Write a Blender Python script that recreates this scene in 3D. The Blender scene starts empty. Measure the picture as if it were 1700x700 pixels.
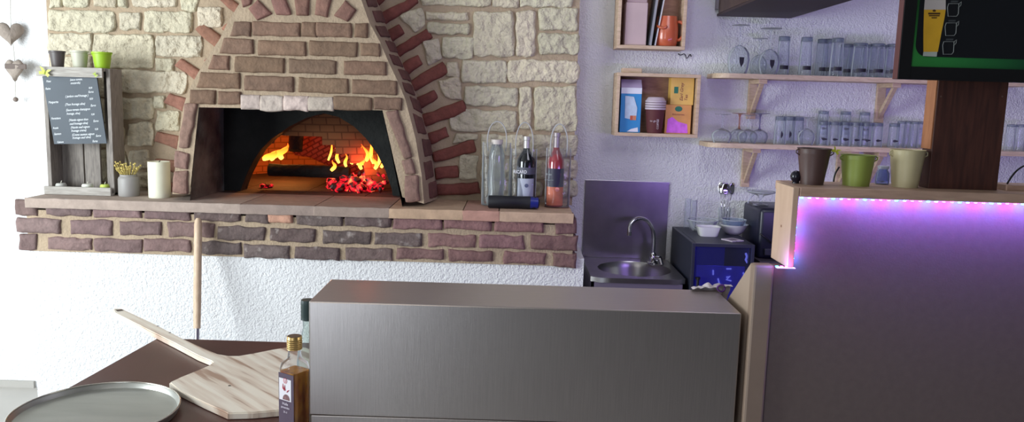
import bpy, bmesh, math, random
from mathutils import Vector, Matrix, noise, Euler
PI = math.pi
rng = random.Random(7)
C = bpy.context.scene.collection

# ------------------------------------------------------------------ camera
H, F, PITCH, ROLL = 1.55, 1334.0, math.radians(7.9), 0.029
FW = Vector((0, math.cos(PITCH), -math.sin(PITCH)))
R0 = Vector((1, 0, 0)); U0 = Vector((0, math.sin(PITCH), math.cos(PITCH)))
RC = R0*math.cos(ROLL) + U0*math.sin(ROLL)
UC = U0*math.cos(ROLL) - R0*math.sin(ROLL)
CAM = Vector((0, 0, H))
def ray(px, py): return FW + RC*((px-850)/F) + UC*(-(py-350)/F)
def P(px, py, Y):            # point of the vertical plane at distance Y
    d = ray(px, py); return CAM + d*(Y/d.y)
def PZ(px, py, z):           # point of the level plane at height z
    d = ray(px, py); return CAM + d*((z-H)/d.z)
cd = bpy.data.cameras.new('camera'); cam = bpy.data.objects.new('camera', cd); C.objects.link(cam)
cd.sensor_width = 36; cd.lens = 36*F/1700; cd.clip_start = .05
m = Matrix((RC, UC, -FW)).transposed().to_4x4(); m.translation = CAM
cam.matrix_world = m
bpy.context.scene.camera = cam
sc = bpy.context.scene
sc.view_settings.view_transform = 'Standard'
sc.view_settings.look = 'None'
sc.view_settings.exposure = 0.0
sc.cycles.max_bounces = 10; sc.cycles.transparent_max_bounces = 40
sc.cycles.diffuse_bounces = 3; sc.cycles.glossy_bounces = 4
sc.cycles.sample_clamp_indirect = 4.0

# ------------------------------------------------------------------ materials
def lin(c):
    return tuple(((x/255)/12.92 if x/255 <= .04045 else ((x/255+.055)/1.055)**2.4) for x in c)
def s4(c): return (*lin(c), 1)
MATS = {}
def base(name):
    mt = bpy.data.materials.new(name); mt.use_nodes = True
    nt = mt.node_tree; b = nt.nodes['Principled BSDF']
    MATS[name] = mt
    return mt, nt, b
def mat(name, col, rough=.6, metal=0., var=.0, vscale=8., bump=0., bscale=60., stretch=None, alpha=1., emit=None, es=0., spec=None, coat=0.):
    if name in MATS: return MATS[name]
    mt, nt, b = base(name)
    b.inputs['Base Color'].default_value = s4(col)
    b.inputs['Roughness'].default_value = rough; b.inputs['Metallic'].default_value = metal
    if spec is not None: b.inputs['Specular IOR Level'].default_value = spec
    if coat: b.inputs['Coat Weight'].default_value = coat
    tc = nt.nodes.new('ShaderNodeTexCoord'); mp = nt.nodes.new('ShaderNodeMapping')
    nt.links.new(tc.outputs['Object'], mp.inputs['Vector'])
    if stretch: mp.inputs['Scale'].default_value = stretch
    if var:
        n = nt.nodes.new('ShaderNodeTexNoise'); n.inputs['Scale'].default_value = vscale; n.inputs['Detail'].default_value = 5
        nt.links.new(mp.outputs['Vector'], n.inputs['Vector'])
        r = nt.nodes.new('ShaderNodeValToRGB')
        r.color_ramp.elements[0].position = .3; r.color_ramp.elements[1].position = .7
        l = lin(col)
        r.color_ramp.elements[0].color = (*[x*(1-var) for x in l], 1)
        r.color_ramp.elements[1].color = (*[min(1, x*(1+var)) for x in l], 1)
        nt.links.new(n.outputs['Fac'], r.inputs['Fac']); nt.links.new(r.outputs['Color'], b.inputs['Base Color'])
    if bump:
        n2 = nt.nodes.new('ShaderNodeTexNoise'); n2.inputs['Scale'].default_value = bscale; n2.inputs['Detail'].default_value = 4
        nt.links.new(mp.outputs['Vector'], n2.inputs['Vector'])
        bp = nt.nodes.new('ShaderNodeBump'); bp.inputs['Strength'].default_value = bump; bp.inputs['Distance'].default_value = .01
        nt.links.new(n2.outputs['Fac'], bp.inputs['Height']); nt.links.new(bp.outputs['Normal'], b.inputs['Normal'])
    if emit:
        b.inputs['Emission Color'].default_value = s4(emit); b.inputs['Emission Strength'].default_value = es
    return mt
def vcmat(name, rough=.85, var=.25, vscale=30, bump=.5, bscale=70, dust=None, bd=.009):
    """surface whose base tone is stored per brick in the mesh, weathered by noise"""
    mt, nt, b = base(name); b.inputs['Roughness'].default_value = rough
    at = nt.nodes.new('ShaderNodeVertexColor'); at.layer_name = 'tone'
    tc = nt.nodes.new('ShaderNodeTexCoord')
    n = nt.nodes.new('ShaderNodeTexNoise'); n.inputs['Scale'].default_value = vscale; n.inputs['Detail'].default_value = 6; n.inputs['Roughness'].default_value = .65
    nt.links.new(tc.outputs['Object'], n.inputs['Vector'])
    r = nt.nodes.new('ShaderNodeValToRGB'); r.color_ramp.elements[0].position = .3; r.color_ramp.elements[1].position = .72
    r.color_ramp.elements[0].color = (1-var, 1-var, 1-var, 1); r.color_ramp.elements[1].color = (1+var*.6, 1+var*.6, 1+var*.6, 1)
    nt.links.new(n.outputs['Fac'], r.inputs['Fac'])
    mx = nt.nodes.new('ShaderNodeMix'); mx.data_type = 'RGBA'; mx.blend_type = 'MULTIPLY'; mx.inputs['Factor'].default_value = 1
    nt.links.new(at.outputs['Color'], mx.inputs['A']); nt.links.new(r.outputs['Color'], mx.inputs['B'])
    out = mx.outputs['Result']
    if dust:
        n3 = nt.nodes.new('ShaderNodeTexNoise'); n3.inputs['Scale'].default_value = 22; n3.inputs['Detail'].default_value = 8
        nt.links.new(tc.outputs['Object'], n3.inputs['Vector'])
        r3 = nt.nodes.new('ShaderNodeValToRGB'); r3.color_ramp.elements[0].position = .6; r3.color_ramp.elements[1].position = .75
        r3.color_ramp.elements[1].color = (.7, .7, .7, 1)
        nt.links.new(n3.outputs['Fac'], r3.inputs['Fac'])
        m3 = nt.nodes.new('ShaderNodeMix'); m3.data_type = 'RGBA'; m3.inputs['B'].default_value = s4(dust)
        nt.links.new(r3.outputs['Color'], m3.inputs['Factor']); nt.links.new(out, m3.inputs['A']); out = m3.outputs['Result']
    nt.links.new(out, b.inputs['Base Color'])
    n2 = nt.nodes.new('ShaderNodeTexNoise'); n2.inputs['Scale'].default_value = bscale; n2.inputs['Detail'].default_value = 6
    nt.links.new(tc.outputs['Object'], n2.inputs['Vector'])
    bp = nt.nodes.new('ShaderNodeBump'); bp.inputs['Strength'].default_value = bump; bp.inputs['Distance'].default_value = bd
    nt.links.new(n2.outputs['Fac'], bp.inputs['Height']); nt.links.new(bp.outputs['Normal'], b.inputs['Normal'])
    return mt
def wood(name, c1, c2, scale=(1, 1, 1), rough=.5, ws=6., dist=4., bands='X'):
    mt, nt, b = base(name); b.inputs['Roughness'].default_value = rough
    tc = nt.nodes.new('ShaderNodeTexCoord'); mp = nt.nodes.new('ShaderNodeMapping'); mp.inputs['Scale'].default_value = scale
    nt.links.new(tc.outputs['Object'], mp.inputs['Vector'])
    n = nt.nodes.new('ShaderNodeTexNoise'); n.inputs['Scale'].default_value = ws; n.inputs['Detail'].default_value = 6; n.inputs['Distortion'].default_value = dist*.2
    nt.links.new(mp.outputs['Vector'], n.inputs['Vector'])
    r = nt.nodes.new('ShaderNodeValToRGB'); r.color_ramp.elements[0].position = .35; r.color_ramp.elements[1].position = .65
    r.color_ramp.elements[0].color = s4(c1); r.color_ramp.elements[1].color = s4(c2)
    nt.links.new(n.outputs['Fac'], r.inputs['Fac']); nt.links.new(r.outputs['Color'], b.inputs['Base Color'])
    return mt
def clear(name, tint=(240, 245, 245), haze=.04, gl=.9, rough=.04, bl=.16, pale=.45):
    """thin clear glass / film: see-through with a fresnel sheen and slight haze"""
    mt = bpy.data.materials.new(name); mt.use_nodes = True; MATS[name] = mt
    nt = mt.node_tree; nt.nodes.clear()
    o = nt.nodes.new('ShaderNodeOutputMaterial')
    t = nt.nodes.new('ShaderNodeBsdfTransparent'); t.inputs['Color'].default_value = s4(tint)
    g = nt.nodes.new('ShaderNodeBsdfGlossy'); g.inputs['Roughness'].default_value = rough; g.inputs['Color'].default_value = (gl, gl, gl, 1)
    d = nt.nodes.new('ShaderNodeBsdfDiffuse'); d.inputs['Color'].default_value = s4((225, 230, 235))
    lw = nt.nodes.new('ShaderNodeLayerWeight'); lw.inputs['Blend'].default_value = bl
    m1 = nt.nodes.new('ShaderNodeMixShader'); m2 = nt.nodes.new('ShaderNodeMixShader')
    m1.inputs['Fac'].default_value = haze
    nt.links.new(t.outputs[0], m1.inputs[1]); nt.links.new(d.outputs[0], m1.inputs[2])
    nt.links.new(lw.outputs['Fresnel'], m2.inputs['Fac'])
    m3 = nt.nodes.new('ShaderNodeMixShader'); m3.inputs['Fac'].default_value = pale
    nt.links.new(g.outputs[0], m3.inputs[1]); nt.links.new(d.outputs[0], m3.inputs[2])
    nt.links.new(m1.outputs[0], m2.inputs[1]); nt.links.new(m3.outputs[0], m2.inputs[2])
    nt.links.new(m2.outputs[0], o.inputs['Surface'])
    return mt
def glow(name, col, s):
    mt, nt, b = base(name); b.inputs['Base Color'].default_value = (0, 0, 0, 1)
    b.inputs['Emission Color'].default_value = s4(col); b.inputs['Emission Strength'].default_value = s
    return mt

def plaster():
    mt, nt, b = base('plaster'); b.inputs['Roughness'].default_value = .9
    b.inputs['Base Color'].default_value = s4((226, 226, 226))
    tc = nt.nodes.new('ShaderNodeTexCoord')
    n = nt.nodes.new('ShaderNodeTexNoise'); n.inputs['Scale'].default_value = 55; n.inputs['Detail'].default_value = 3
    n2 = nt.nodes.new('ShaderNodeTexNoise'); n2.inputs['Scale'].default_value = 130; n2.inputs['Detail'].default_value = 2
    for q in (n, n2): nt.links.new(tc.outputs['Object'], q.inputs['Vector'])
    ad = nt.nodes.new('ShaderNodeMath'); ad.operation = 'ADD'
    nt.links.new(n.outputs['Fac'], ad.inputs[0]); nt.links.new(n2.outputs['Fac'], ad.inputs[1])
    bp = nt.nodes.new('ShaderNodeBump'); bp.inputs['Strength'].default_value = .6; bp.inputs['Distance'].default_value = .012
    nt.links.new(ad.outputs[0], bp.inputs['Height']); nt.links.new(bp.outputs['Normal'], b.inputs['Normal'])
    return mt
PLASTER = plaster()
BRICK = vcmat('weathered_brick', var=.3, vscale=28, bump=.55, bscale=60)
SOOTY = vcmat('ashy_brick', var=.35, vscale=28, bump=.6, bscale=60, dust=(176, 165, 158))
STONE = vcmat('split_limestone', var=.2, vscale=30, bump=1., bscale=38, bd=.022)
MORTAR = mat('mortar', (170, 150, 126), .95, var=.12, vscale=14, bump=.5, bscale=90)
SLAB = vcmat('clay_slab', var=.2, vscale=20, bump=.25, bscale=60)
SOOT = mat('soot', (26, 27, 25), .9, var=.5, vscale=9, bump=.6, bscale=40)
SOOT2 = mat('scraped_soot', (104, 108, 96), .9, var=.7, vscale=7, bump=.8, bscale=35)
HEARTH = mat('hearth_tile', (54, 42, 38), .85, var=.25, vscale=9, bump=.3, bscale=60)
STEEL = mat('brushed_steel', (186, 178, 172), .3, .95, var=.06, vscale=6, stretch=(60, 60, 1.5), bump=.04, bscale=14)
STEEL_TOP = mat('steel_top', (176, 164, 162), .3, .6, var=.05, vscale=6, stretch=(1.5, 60, 1))
STEEL_D = mat('sink_steel', (170, 168, 170), .28, 1., var=.08, vscale=14)
CHROME = mat('chrome', (205, 205, 210), .1, 1.)
GLASS = clear('clear_glass', (249, 250, 252), .035)
FILM = clear('clear_film', (246, 246, 246), .05, 1., .08, .22, .3)
BLACK = mat('black_plastic', (16, 16, 18), .4)
PINE = wood('pine', (192, 164, 136), (212, 186, 160), (3, 3, 14), .55)
PINE_H = wood('pine_shelf', (196, 170, 142), (218, 194, 168), (3, 14, 14), .55)

# ------------------------------------------------------------------ helpers
def wpos(o):
    v = Vector((0, 0, 0))
    while o: v += o.location; o = o.parent
    return v
def tag(o, label=None, cat=None, group=None, kind=None):
    if label: o['label'] = label
    if cat: o['category'] = cat
    if group: o['group'] = group
    if kind: o['kind'] = kind
    return o
def thing(name, label, cat, loc=(0, 0, 0), rz=0, group=None):
    o = bpy.data.objects.new(name, None); C.objects.link(o); o.empty_display_size = .05
    o.location = loc; o.rotation_euler = (0, 0, rz)
    return tag(o, label, cat, group)
def obj(name, bm, mt, parent=None, world=False, smooth=None, label=None, at=None):
    """link a bmesh as ONE mesh object; world=True: coordinates are world ones"""
    if at is not None: bmesh.ops.translate(bm, vec=-Vector(at), verts=bm.verts)
    elif world and parent: bmesh.ops.translate(bm, vec=-wpos(parent), verts=bm.verts)
    me = bpy.data.meshes.new(name); bm.normal_update(); bm.to_mesh(me); bm.free()
    if mt is not None:
        for q in (mt if isinstance(mt, (list, tuple)) else [mt]): me.materials.append(q)
    o = bpy.data.objects.new(name, me); C.objects.link(o)
    if parent: o.parent = parent
    if at is not None: o.location = at
    if smooth is not None:
        for p in me.polygons: p.use_smooth = True
        if smooth < 3: me.set_sharp_from_angle(angle=smooth)
    if label: o['label'] = label
    return o
def dup(o, loc, rz=0, label=None, group=None):
    r = o.copy(); C.objects.link(r); r.location = loc; r.rotation_euler = (0, 0, rz)
    if label: r['label'] = label
    if group: r['group'] = group
    def rec(a, b):
        for ch in list(a.children):
            c = ch.copy(); C.objects.link(c); c.parent = b; rec(ch, c)
    rec(o, r)
    return r
def NB(): return bmesh.new()
def box(bm, x0, x1, y0, y1, z0, z1, bev=0, seg=2):
    vs = [bm.verts.new(p) for p in [(x0, y0, z0), (x1, y0, z0), (x1, y1, z0), (x0, y1, z0), (x0, y0, z1), (x1, y0, z1), (x1, y1, z1), (x0, y1, z1)]]
    fs = [bm.faces.new([vs[i] for i in f]) for f in [(3, 2, 1, 0), (4, 5, 6, 7), (0, 1, 5, 4), (1, 2, 6, 5), (2, 3, 7, 6), (3, 0, 4, 7)]]
    if bev:
        es = list({e for f in fs for e in f.edges})
        bmesh.ops.bevel(bm, geom=es, offset=bev, segments=seg, affect='EDGES', profile=.5)
    return bm
def prism(bm, pts, d):
    """polygon pts (Vectors) extruded by vector d"""
    d = Vector(d); a = [bm.verts.new(p) for p in pts]; b = [bm.verts.new(Vector(p)+d) for p in pts]
    n = len(a)
    bm.faces.new(a); bm.faces.new(b[::-1])
    for i in range(n): bm.faces.new([a[i], b[i], b[(i+1) % n], a[(i+1) % n]])
    bmesh.ops.recalc_face_normals(bm, faces=bm.faces)
    return bm
def lathe(bm, prof, seg=28, cx=0, cy=0, z0=0, cap=True, a0=0, a1=2*PI):
    full = abs(a1-a0-2*PI) < 1e-6; n = seg if full else seg+1
    rings = []
    for r, z in prof:
        if r < 1e-6: rings.append([bm.verts.new((cx, cy, z0+z))])
        else: rings.append([bm.verts.new((cx+r*math.cos(a0+(a1-a0)*i/seg), cy+r*math.sin(a0+(a1-a0)*i/seg), z0+z)) for i in range(n)])
    for A, B in zip(rings, rings[1:]):
        for i in range(seg):
            j = (i+1) % n
            if len(A) == 1 and len(B) == 1: continue
            if len(A) == 1: bm.faces.new([A[0], B[j], B[i]])
            elif len(B) == 1: bm.faces.new([A[i], A[j], B[0]])
            else: bm.faces.new([A[i], A[j], B[j], B[i]])
    return bm
def tube(bm, pts, r, seg=10, cap=True):
    pts = [Vector(p) for p in pts]; n = len(pts); rs = r if isinstance(r, (list, tuple)) else [r]*n
    rings = []; prev = None
    for i, p in enumerate(pts):
        t = (pts[min(i+1, n-1)]-pts[max(i-1, 0)]).normalized()
        if prev is None:
            a = Vector((0, 0, 1)) if abs(t.z) < .9 else Vector((1, 0, 0)); u = t.cross(a).normalized()
        else: u = (prev - t*prev.dot(t)).normalized()
        prev = u; v = t.cross(u)
        rings.append([bm.verts.new(p+(u*math.cos(2*PI*k/seg)+v*math.sin(2*PI*k/seg))*rs[i]) for k in range(seg)])
    for A, B in zip(rings, rings[1:]):
        for k in range(seg): bm.faces.new([A[k], A[(k+1) % seg], B[(k+1) % seg], B[k]])
    if cap: bm.faces.new(rings[0][::-1]); bm.faces.new(rings[-1])
    return bm
def bez(p0, p1, p2, p3, n=14):
    out = []
    for i in range(n+1):
        t = i/n; s = 1-t
        out.append(Vector(p0)*s**3+Vector(p1)*3*s*s*t+Vector(p2)*3*s*t*t+Vector(p3)*t**3)
    return out
def quad(bm, a, b, c, d):
    return bm.faces.new([bm.verts.new(p) for p in (a, b, c, d)])
def poly(bm, pts): return bm.faces.new([bm.verts.new(p) for p in pts])
def text(name, s, size, loc, mt, parent, rot=(PI/2, 0, 0), align='LEFT', shear=0., sx=1., bold=0.):
    cu = bpy.data.curves.new(name, 'FONT'); cu.body = s; cu.size = size; cu.align_x = align; cu.shear = shear
    cu.offset = bold*size; cu.resolution_u = 2
    t = bpy.data.objects.new('tmp', cu); C.objects.link(t)
    dg = bpy.context.evaluated_depsgraph_get()
    me = bpy.data.meshes.new_from_object(t.evaluated_get(dg)); me.name = name
    bpy.data.objects.remove(t); bpy.data.curves.remove(cu)
    me.transform(Matrix.Diagonal((sx, 1, 1, 1)))
    me.materials.clear(); me.materials.append(mt)
    o = bpy.data.objects.new(name, me); C.objects.link(o); o.parent = parent
    o.location = Vector(loc)-wpos(parent) if parent else loc
    o.rotation_euler = rot
    return o
# --- masonry: one rough block from four corners (clockwise from top left) on a plane
def block(bm, q, out, nx=10, ny=6, depth=.014, rough=.003, jit=.003, tone=(120, 95, 88), rnd=.2, tv=.12, ridge=False, edge=None, mi=0):
    lay = bm.loops.layers.float_color.get('tone') or bm.loops.layers.float_color.new('tone')
    out = Vector(out).normalized()
    a, b, c, d = [Vector(p) for p in q]
    ct = (a+b+c+d)/4; gr = .0035
    a, b, c, d = [p+((p-ct).normalized())*gr*1.5 for p in (a, b, c, d)]
    w = ((b-a).length+(c-d).length)/2; h = ((d-a).length+(c-b).length)/2
    ed = edge or .007
    def params(n, L):
        e = min(.3, ed/L); e2 = min(.4, 2.2*ed/L)
        k = max(2, n-4); return [0, e*.35, e] + [e2+(1-2*e2)*i/k for i in range(k+1)] + [1-e, 1-e*.35, 1]
    us, vs = params(nx, w), params(ny, h)
    seed = Vector((rng.uniform(-50, 50), rng.uniform(-50, 50), rng.uniform(-50, 50)))
    ctr = (a+b+c+d)/4
    g = []
    for j, v in enumerate(vs):
        row = []
        for i, u in enumerate(us):
            p = a*(1-u)*(1-v)+b*u*(1-v)+c*u*v+d*(1-u)*v
            # rounded corners
            fu, fv = abs(2*u-1), abs(2*v-1)
            cr = max(0, fu-.75)*max(0, fv-.6)*rnd*4
            p = p.lerp(ctr, cr*.35)
            ei = min(i, len(us)-1-i); ej = min(j, len(vs)-1-j); m_ = min(ei, ej)
            hgt = [0, .62, .9, 1][min(m_, 3)]*depth
            n1 = noise.fractal(p*14+seed, 1.0, 2.0, 4)
            if m_ <= 2:
                t1 = noise.noise_vector(p*22+seed)*jit*1.6; t1 -= out*t1.dot(out); p = p+t1
            if ridge:
                n2 = noise.fractal(p*30+seed, .9, 2.1, 5); n3 = abs(noise.noise(p*16+seed))
                dz = (n1*.7+n2*.5-n3*.9)*rough
            else:
                dz = n1*rough
            p = p + out*(hgt + dz*min(1, m_/3))
            row.append(bm.verts.new(p))
        g.append(row)
    k = 1+rng.uniform(-tv, tv); kk = [k*(1+rng.uniform(-tv, tv)*.25) for _ in range(3)]
    col = (*[min(1, x*y) for x, y in zip(lin(tone), kk)], 1)
    # back skirt so that it sits in the mortar
    for A, B in zip(g, g[1:]):
        for i in range(len(us)-1):
            f = bm.faces.new([A[i], B[i], B[i+1], A[i+1]]); f.smooth = True; f.material_index = mi
            for l in f.loops: l[lay] = col
def R(x0, y0, x1, y1, sl=.026):
    """pixel rectangle, lying along the slightly sloping courses of the photo"""
    dy = (x1-x0)*sl/2
    return [(x0, y0-dy), (x1, y0+dy), (x1, y1+dy), (x0, y1-dy)]
def onY(q, Y): return [P(x, y, Y) for x, y in q]

# ------------------------------------------------------------------ setting
YW = 4.0
ZF = PZ(20, 668, 0)   # only informs the floor position
fl = NB(); box(fl, -4.2, 4.2, -3, YW+.1, -.1, 0)
tag(obj('floor', fl, mat('floor_tile', (176, 172, 166), .5, var=.08, vscale=3)), kind='structure')
# back wall with an opening where the oven chamber goes through it
hx0, hx1 = P(330, 200, YW).x, P(690, 200, YW).x
hz0, hz1 = .9, P(500, 60, YW).z
wb = NB()
for (x0, x1, z0, z1) in ((-4.2, hx0, 0, 2.9), (hx1, 4.2, 0, 2.9), (hx0, hx1, 0, hz0), (hx0, hx1, hz1, 2.9)):
    box(wb, x0, x1, YW, YW+.08, z0, z1)
tag(obj('wall_back', wb, PLASTER), kind='structure')
wl = NB()
for (y0, y1, z0, z1) in ((-3, -.3, 0, 2.9), (3.1, YW, 0, 2.9), (-.3, 3.1, 0, .8), (-.3, 3.1, 2.4, 2.9)):
    box(wl, -4.1, -4.0, y0, y1, z0, z1)
tag(obj('wall_left', wl, PLASTER), kind='structure')
ce = NB(); box(ce, -4.2, 4.2, -3, YW+.1, 2.9, 3.0)
tag(obj('ceiling', ce, mat('ceiling_paint', (190, 188, 184), .9)), kind='structure')
bb = NB(); box(bb, -4.0, P(60, 660, YW).x, YW-.015, YW, 0, .035)
tag(obj('baseboard_back', bb, mat('skirting', (170, 166, 160), .6)), kind='structure')

# ------------------------------------------------------------------ pizza oven
YL, YS, YH = 3.50, 3.86, 3.56       # ledge front, stone face, hood front
zs = P(500, 341, YL).z              # top of the clay slabs
xl0, xl1 = P(40, 330, YL).x, P(953, 345, YL).x
oven = thing('pizza_oven', 'brick pizza oven with a burning fire, stone surround and projecting brick ledge', 'oven', ((xl0+xl1)/2, 3.7, 0))
# plastered base
ba = NB(); zb = P(500, 428, YL).z
box(ba, P(52, 420, YL+.03).x, P(969, 460, YL).x, YL+.02, YW-.001, 0, zb+.03)
obj('base', ba, PLASTER, oven, True)
# mortar core of the ledge
co = NB(); box(co, xl0+.0, xl1+.002, YL+.012, YW-.002, zb-.005, zs-.055)
obj('mortar_core', co, MORTAR, oven, True)
# ledge bricks, three courses
rows = [
 (28,332,63,356),(79,334,151,357),(158,336,235,360),(242,340,316,364),(324,341,400,366),(410,345,446,368),(494,348,569,374),(574,352,648,376),(654,356,733,380),(739,358,814,381),(822,360,901,385),(923,362,956,387),
 (30,362,101,386),(119,365,186,389),(201,367,268,390),(281,369,355,392),(363,375,440,398),(450,379,523,401),(538,383,614,404),(624,386,699,407),(712,388,788,410),(797,390,869,412),(883,391,957,414),
 (35,390,62,414),(83,394,153,414),(159,396,236,418),(241,396,315,417),(324,401,400,421),(408,406,479,428),(492,410,563,430),(575,411,650,432),(660,412,735,430),(746,415,817,433),(838,418,904,437),(918,420,955,442)]
bk = NB()
for r in rows:
    t = (r[0]-30)/930
    tone = (124+6*t, 102-8*t, 98-6*t)
    if 320 < r[0] < 640: tone = (106, 90, 86)
    block(bk, onY(R(*r), YL+.016), (0, -1, 0), 16, 9, .017, .007, .005, tone, tv=.16, rnd=.08, mi=1 if 320 < r[0] < 640 else 0)
block(bk, onY(R(447, 346, 486, 369), YL+.016), (0, -1, 0), 9, 7, .02, .004, .003, (196, 150, 126))
# end bricks going round the right corner
for z0, z1 in ((387, 362), (414, 391), (442, 420)):
    xx = xl1+.004; za, zz = P(955, z0, YL).z, P(955, z1, YL).z
    block(bk, [(xx, YL+.005, zz), (xx, YL+.2, zz), (xx, YL+.2, za), (xx, YL+.005, za)], (1, 0, 0), 8, 6, .012, .004, .003, (118, 90, 86))
obj('brick_ledge', bk, [BRICK, SOOTY], oven, True)
# clay slabs on top of the ledge
sb = NB()
slabs = [(43, 398, (168, 150, 138)), (399, 521, (146, 128, 118)), (522, 645, (150, 132, 120)), (646, 768, (186, 156, 130)), (769, 828, (178, 136, 120)), (829, 952, (188, 158, 134))]
for x0, x1, tone in slabs:
    X0, X1 = P(x0, 340, YL-.01).x, P(x1, 340, YL-.01).x
    z0, z1 = zs-.043, zs
    n = max(2, int((X1-X0)/.05))
    block(sb, [(X0+.001, YL-.01, z1), (X1-.001, YL-.01, z1), (X1-.001, YL-.01, z0), (X0+.001, YL-.01, z0)], (0, -1, 0), 8+n, 5, .003, .003, .0015, tone, edge=.002, tv=.05, rnd=0)
    lay = sb.loops.layers.float_color['tone']
    def fq(*pp):
        f = quad(sb, *pp)
        for l in f.loops: l[lay] = (*lin(tone), 1)
    fq((X0+.001, YL-.01, z1), (X1-.001, YL-.01, z1), (X1-.001, YS+.02, z1), (X0+.001, YS+.02, z1))
    fq((X0+.001, YL-.01, z0), (X0+.001, YL-.01, z1), (X0+.001, YS+.02, z1), (X0+.001, YS+.02, z0))
    fq((X1-.001, YL-.01, z1), (X1-.001, YL-.01, z0), (X1-.001, YS+.02, z0), (X1-.001, YS+.02, z1))
bmesh.ops.recalc_face_normals(sb, faces=sb.faces)
obj('ledge_slab', sb, SLAB, oven, True)
# stone surround: mortar face then stones. the opening behind the hood stays free
edgeR = [(596,-26),(600,0),(613,37),(631,70),(645,103),(661,136),(673,165),(690,230),(700,290),(704,338)]
edgeRb = [(622,-26),(628,2),(641,38),(656,75),(672,110),(688,144),(700,182),(714,232),(722,280),(727,330)]
edgeL = [(404,-26),(398,5),(378,37),(364,66),(346,92),(328,122),(312,152),(304,178),(294,245),(286,322)]
sx0, sx1, szT = P(84, 150, YS).x, P(957, 150, YS).x, P(500, -60, YS).z
eRb = [P(*p, YS) for p in edgeRb]; eLb = [P(*p, YH) for p in edgeL]; eLb = [Vector((p.x-.03, YS, p.z)) for p in eLb]
mo = NB()
def sheet(E, xs):
    E = [Vector((E[0].x, YS, szT))]+list(E)+[Vector((E[-1].x, YS, zs-.01))]
    for p, q in zip(E, E[1:]):
        quad(mo, p, Vector((xs, YS, p.z)), Vector((xs, YS, q.z)), q)
        quad(mo, Vector((xs, YS, p.z)), Vector((xs, YW, p.z)), Vector((xs, YW, q.z)), Vector((xs, YS, q.z)))
sheet([p+Vector((-.02, 0, 0)) for p in eRb], sx1); sheet([p+Vector((.02, 0, 0)) for p in eLb], sx0)
xm0, xm1 = eLb[0].x, eRb[0].x
quad(mo, Vector((xm0, YS, eLb[0].z)), Vector((xm1, YS, eRb[0].z)), Vector((xm1, YS, szT)), Vector((xm0, YS, szT)))
bmesh.ops.recalc_face_normals(mo, faces=mo.faces)
obj('mortar_bed', mo, MORTAR, oven, True)
st = {0: NB(), 1: NB()}
STN = (208, 197, 172)
stones = [(83,-26,104,12),(106,-26,147,11),(156,-26,193,11),(197,-26,210,10),(219,-26,292,11),(301,-26,328,18),
 (82,17,191,53),(201,22,233,49),(241,20,318,54),(330,12,369,45),(82,56,153,89),(156,58,255,113),(261,60,336,94),(259,98,290,117),
 (197,118,309,154),(84,94,152,122),(84,128,190,160),(203,163,255,197),(256,159,275,179),(261,184,297,217),(214,204,255,242),(84,165,196,200),(84,205,206,244),(216,250,247,281),(84,250,210,300),(216,286,256,310),
 (700,-26,815,10),(820,-26,861,11),(864,-26,950,11),(708,20,776,34),(711,39,777,57),(735,63,785,96),
 (787,20,853,93),(857,20,889,93),(895,14,958,50),(895,56,960,90),(767,101,841,137),(844,100,960,136),(743,104,761,126),
 (773,144,857,176),(862,145,882,212),(888,144,957,217),(748,182,856,218),(763,258,792,296),(800,224,870,258),(876,224,957,260),(800,265,858,296),(864,266,957,296),(800,301,900,326),(905,301,957,326),(376,-26,440,-6),(618,-26,676,-12)]
for r in stones:
    big = (r[2]-r[0])/60
    block(st[r[0] > 500], onY(R(*r, sl=.018), YS-.001), (0, -1, 0), int(14+12*big), 18, .016, .011, .006, STN, rnd=.35, tv=.08, ridge=True)
for q in ([(664, 26), (700, 12), (706, 40), (690, 53)], [(700, 68), (728, 64), (733, 98), (712, 108)], [(728, 134), (762, 128), (766, 166), (738, 160)], [(760, 222), (792, 222), (790, 232), (752, 238)]):
    block(st[1], onY(q, YS-.001), (0, -1, 0), 16, 16, .016, .011, .005, STN, rnd=.5, tv=.08, ridge=True)
# arch of red bricks lying in the stone face
ar = NB()
arch = [[(622,27),(688,-7),(694,6),(631,46)],[(634,57),(661,40),(671,55),(645,75)],[(648,85),(707,47),(717,62),(656,99)],[(661,110),(693,91),(702,107),(671,128)],[(674,137),(734,103),(744,121),(685,153)],
 [(687,164),(720,150),(726,164),(697,180)],[(699,191),(768,166),(773,185),(706,210)],[(711,222),(739,211),(745,227),(716,238)],[(719,252),(786,231),(790,252),(722,269)],[(723,279),(758,274),(760,294),(725,297)],[(725,307),(794,302),(796,322),(726,324)],
 [(612,-2),(640,-22),(650,-10),(620,18)],
 [(325,50),(338,39),(376,68),(364,84)],[(292,109),(303,98),(340,122),(326,135)],[(356,-8),(371,-12),(410,17),(402,33)],[(369,49),(383,35),(396,46),(386,60)],[(340,101),(353,90),(366,98),(352,112)],
 [(274,170),(284,156),(312,164),(306,184)],[(259,235),(263,219),(300,227),(298,248)],[(258,280),(260,262),(296,266),(294,286)],[(262,318),(263,302),(292,304),(292,322)]]
for i, q in enumerate(arch):
    block(ar if i < 12 else st[0], onY(q, YS-.001), (0, -1, 0), 12, 8, .018, .004, .004, (128, 72, 62) if i < 12 else (148, 104, 86), tv=.12, rnd=.3, mi=0 if i < 12 else 1)
obj('brick_arch', ar, BRICK, oven, True)
obj('stone_surround', st[0], [STONE, BRICK], oven, True); obj('stone_surround', st[1], STONE, oven, True)
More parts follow.
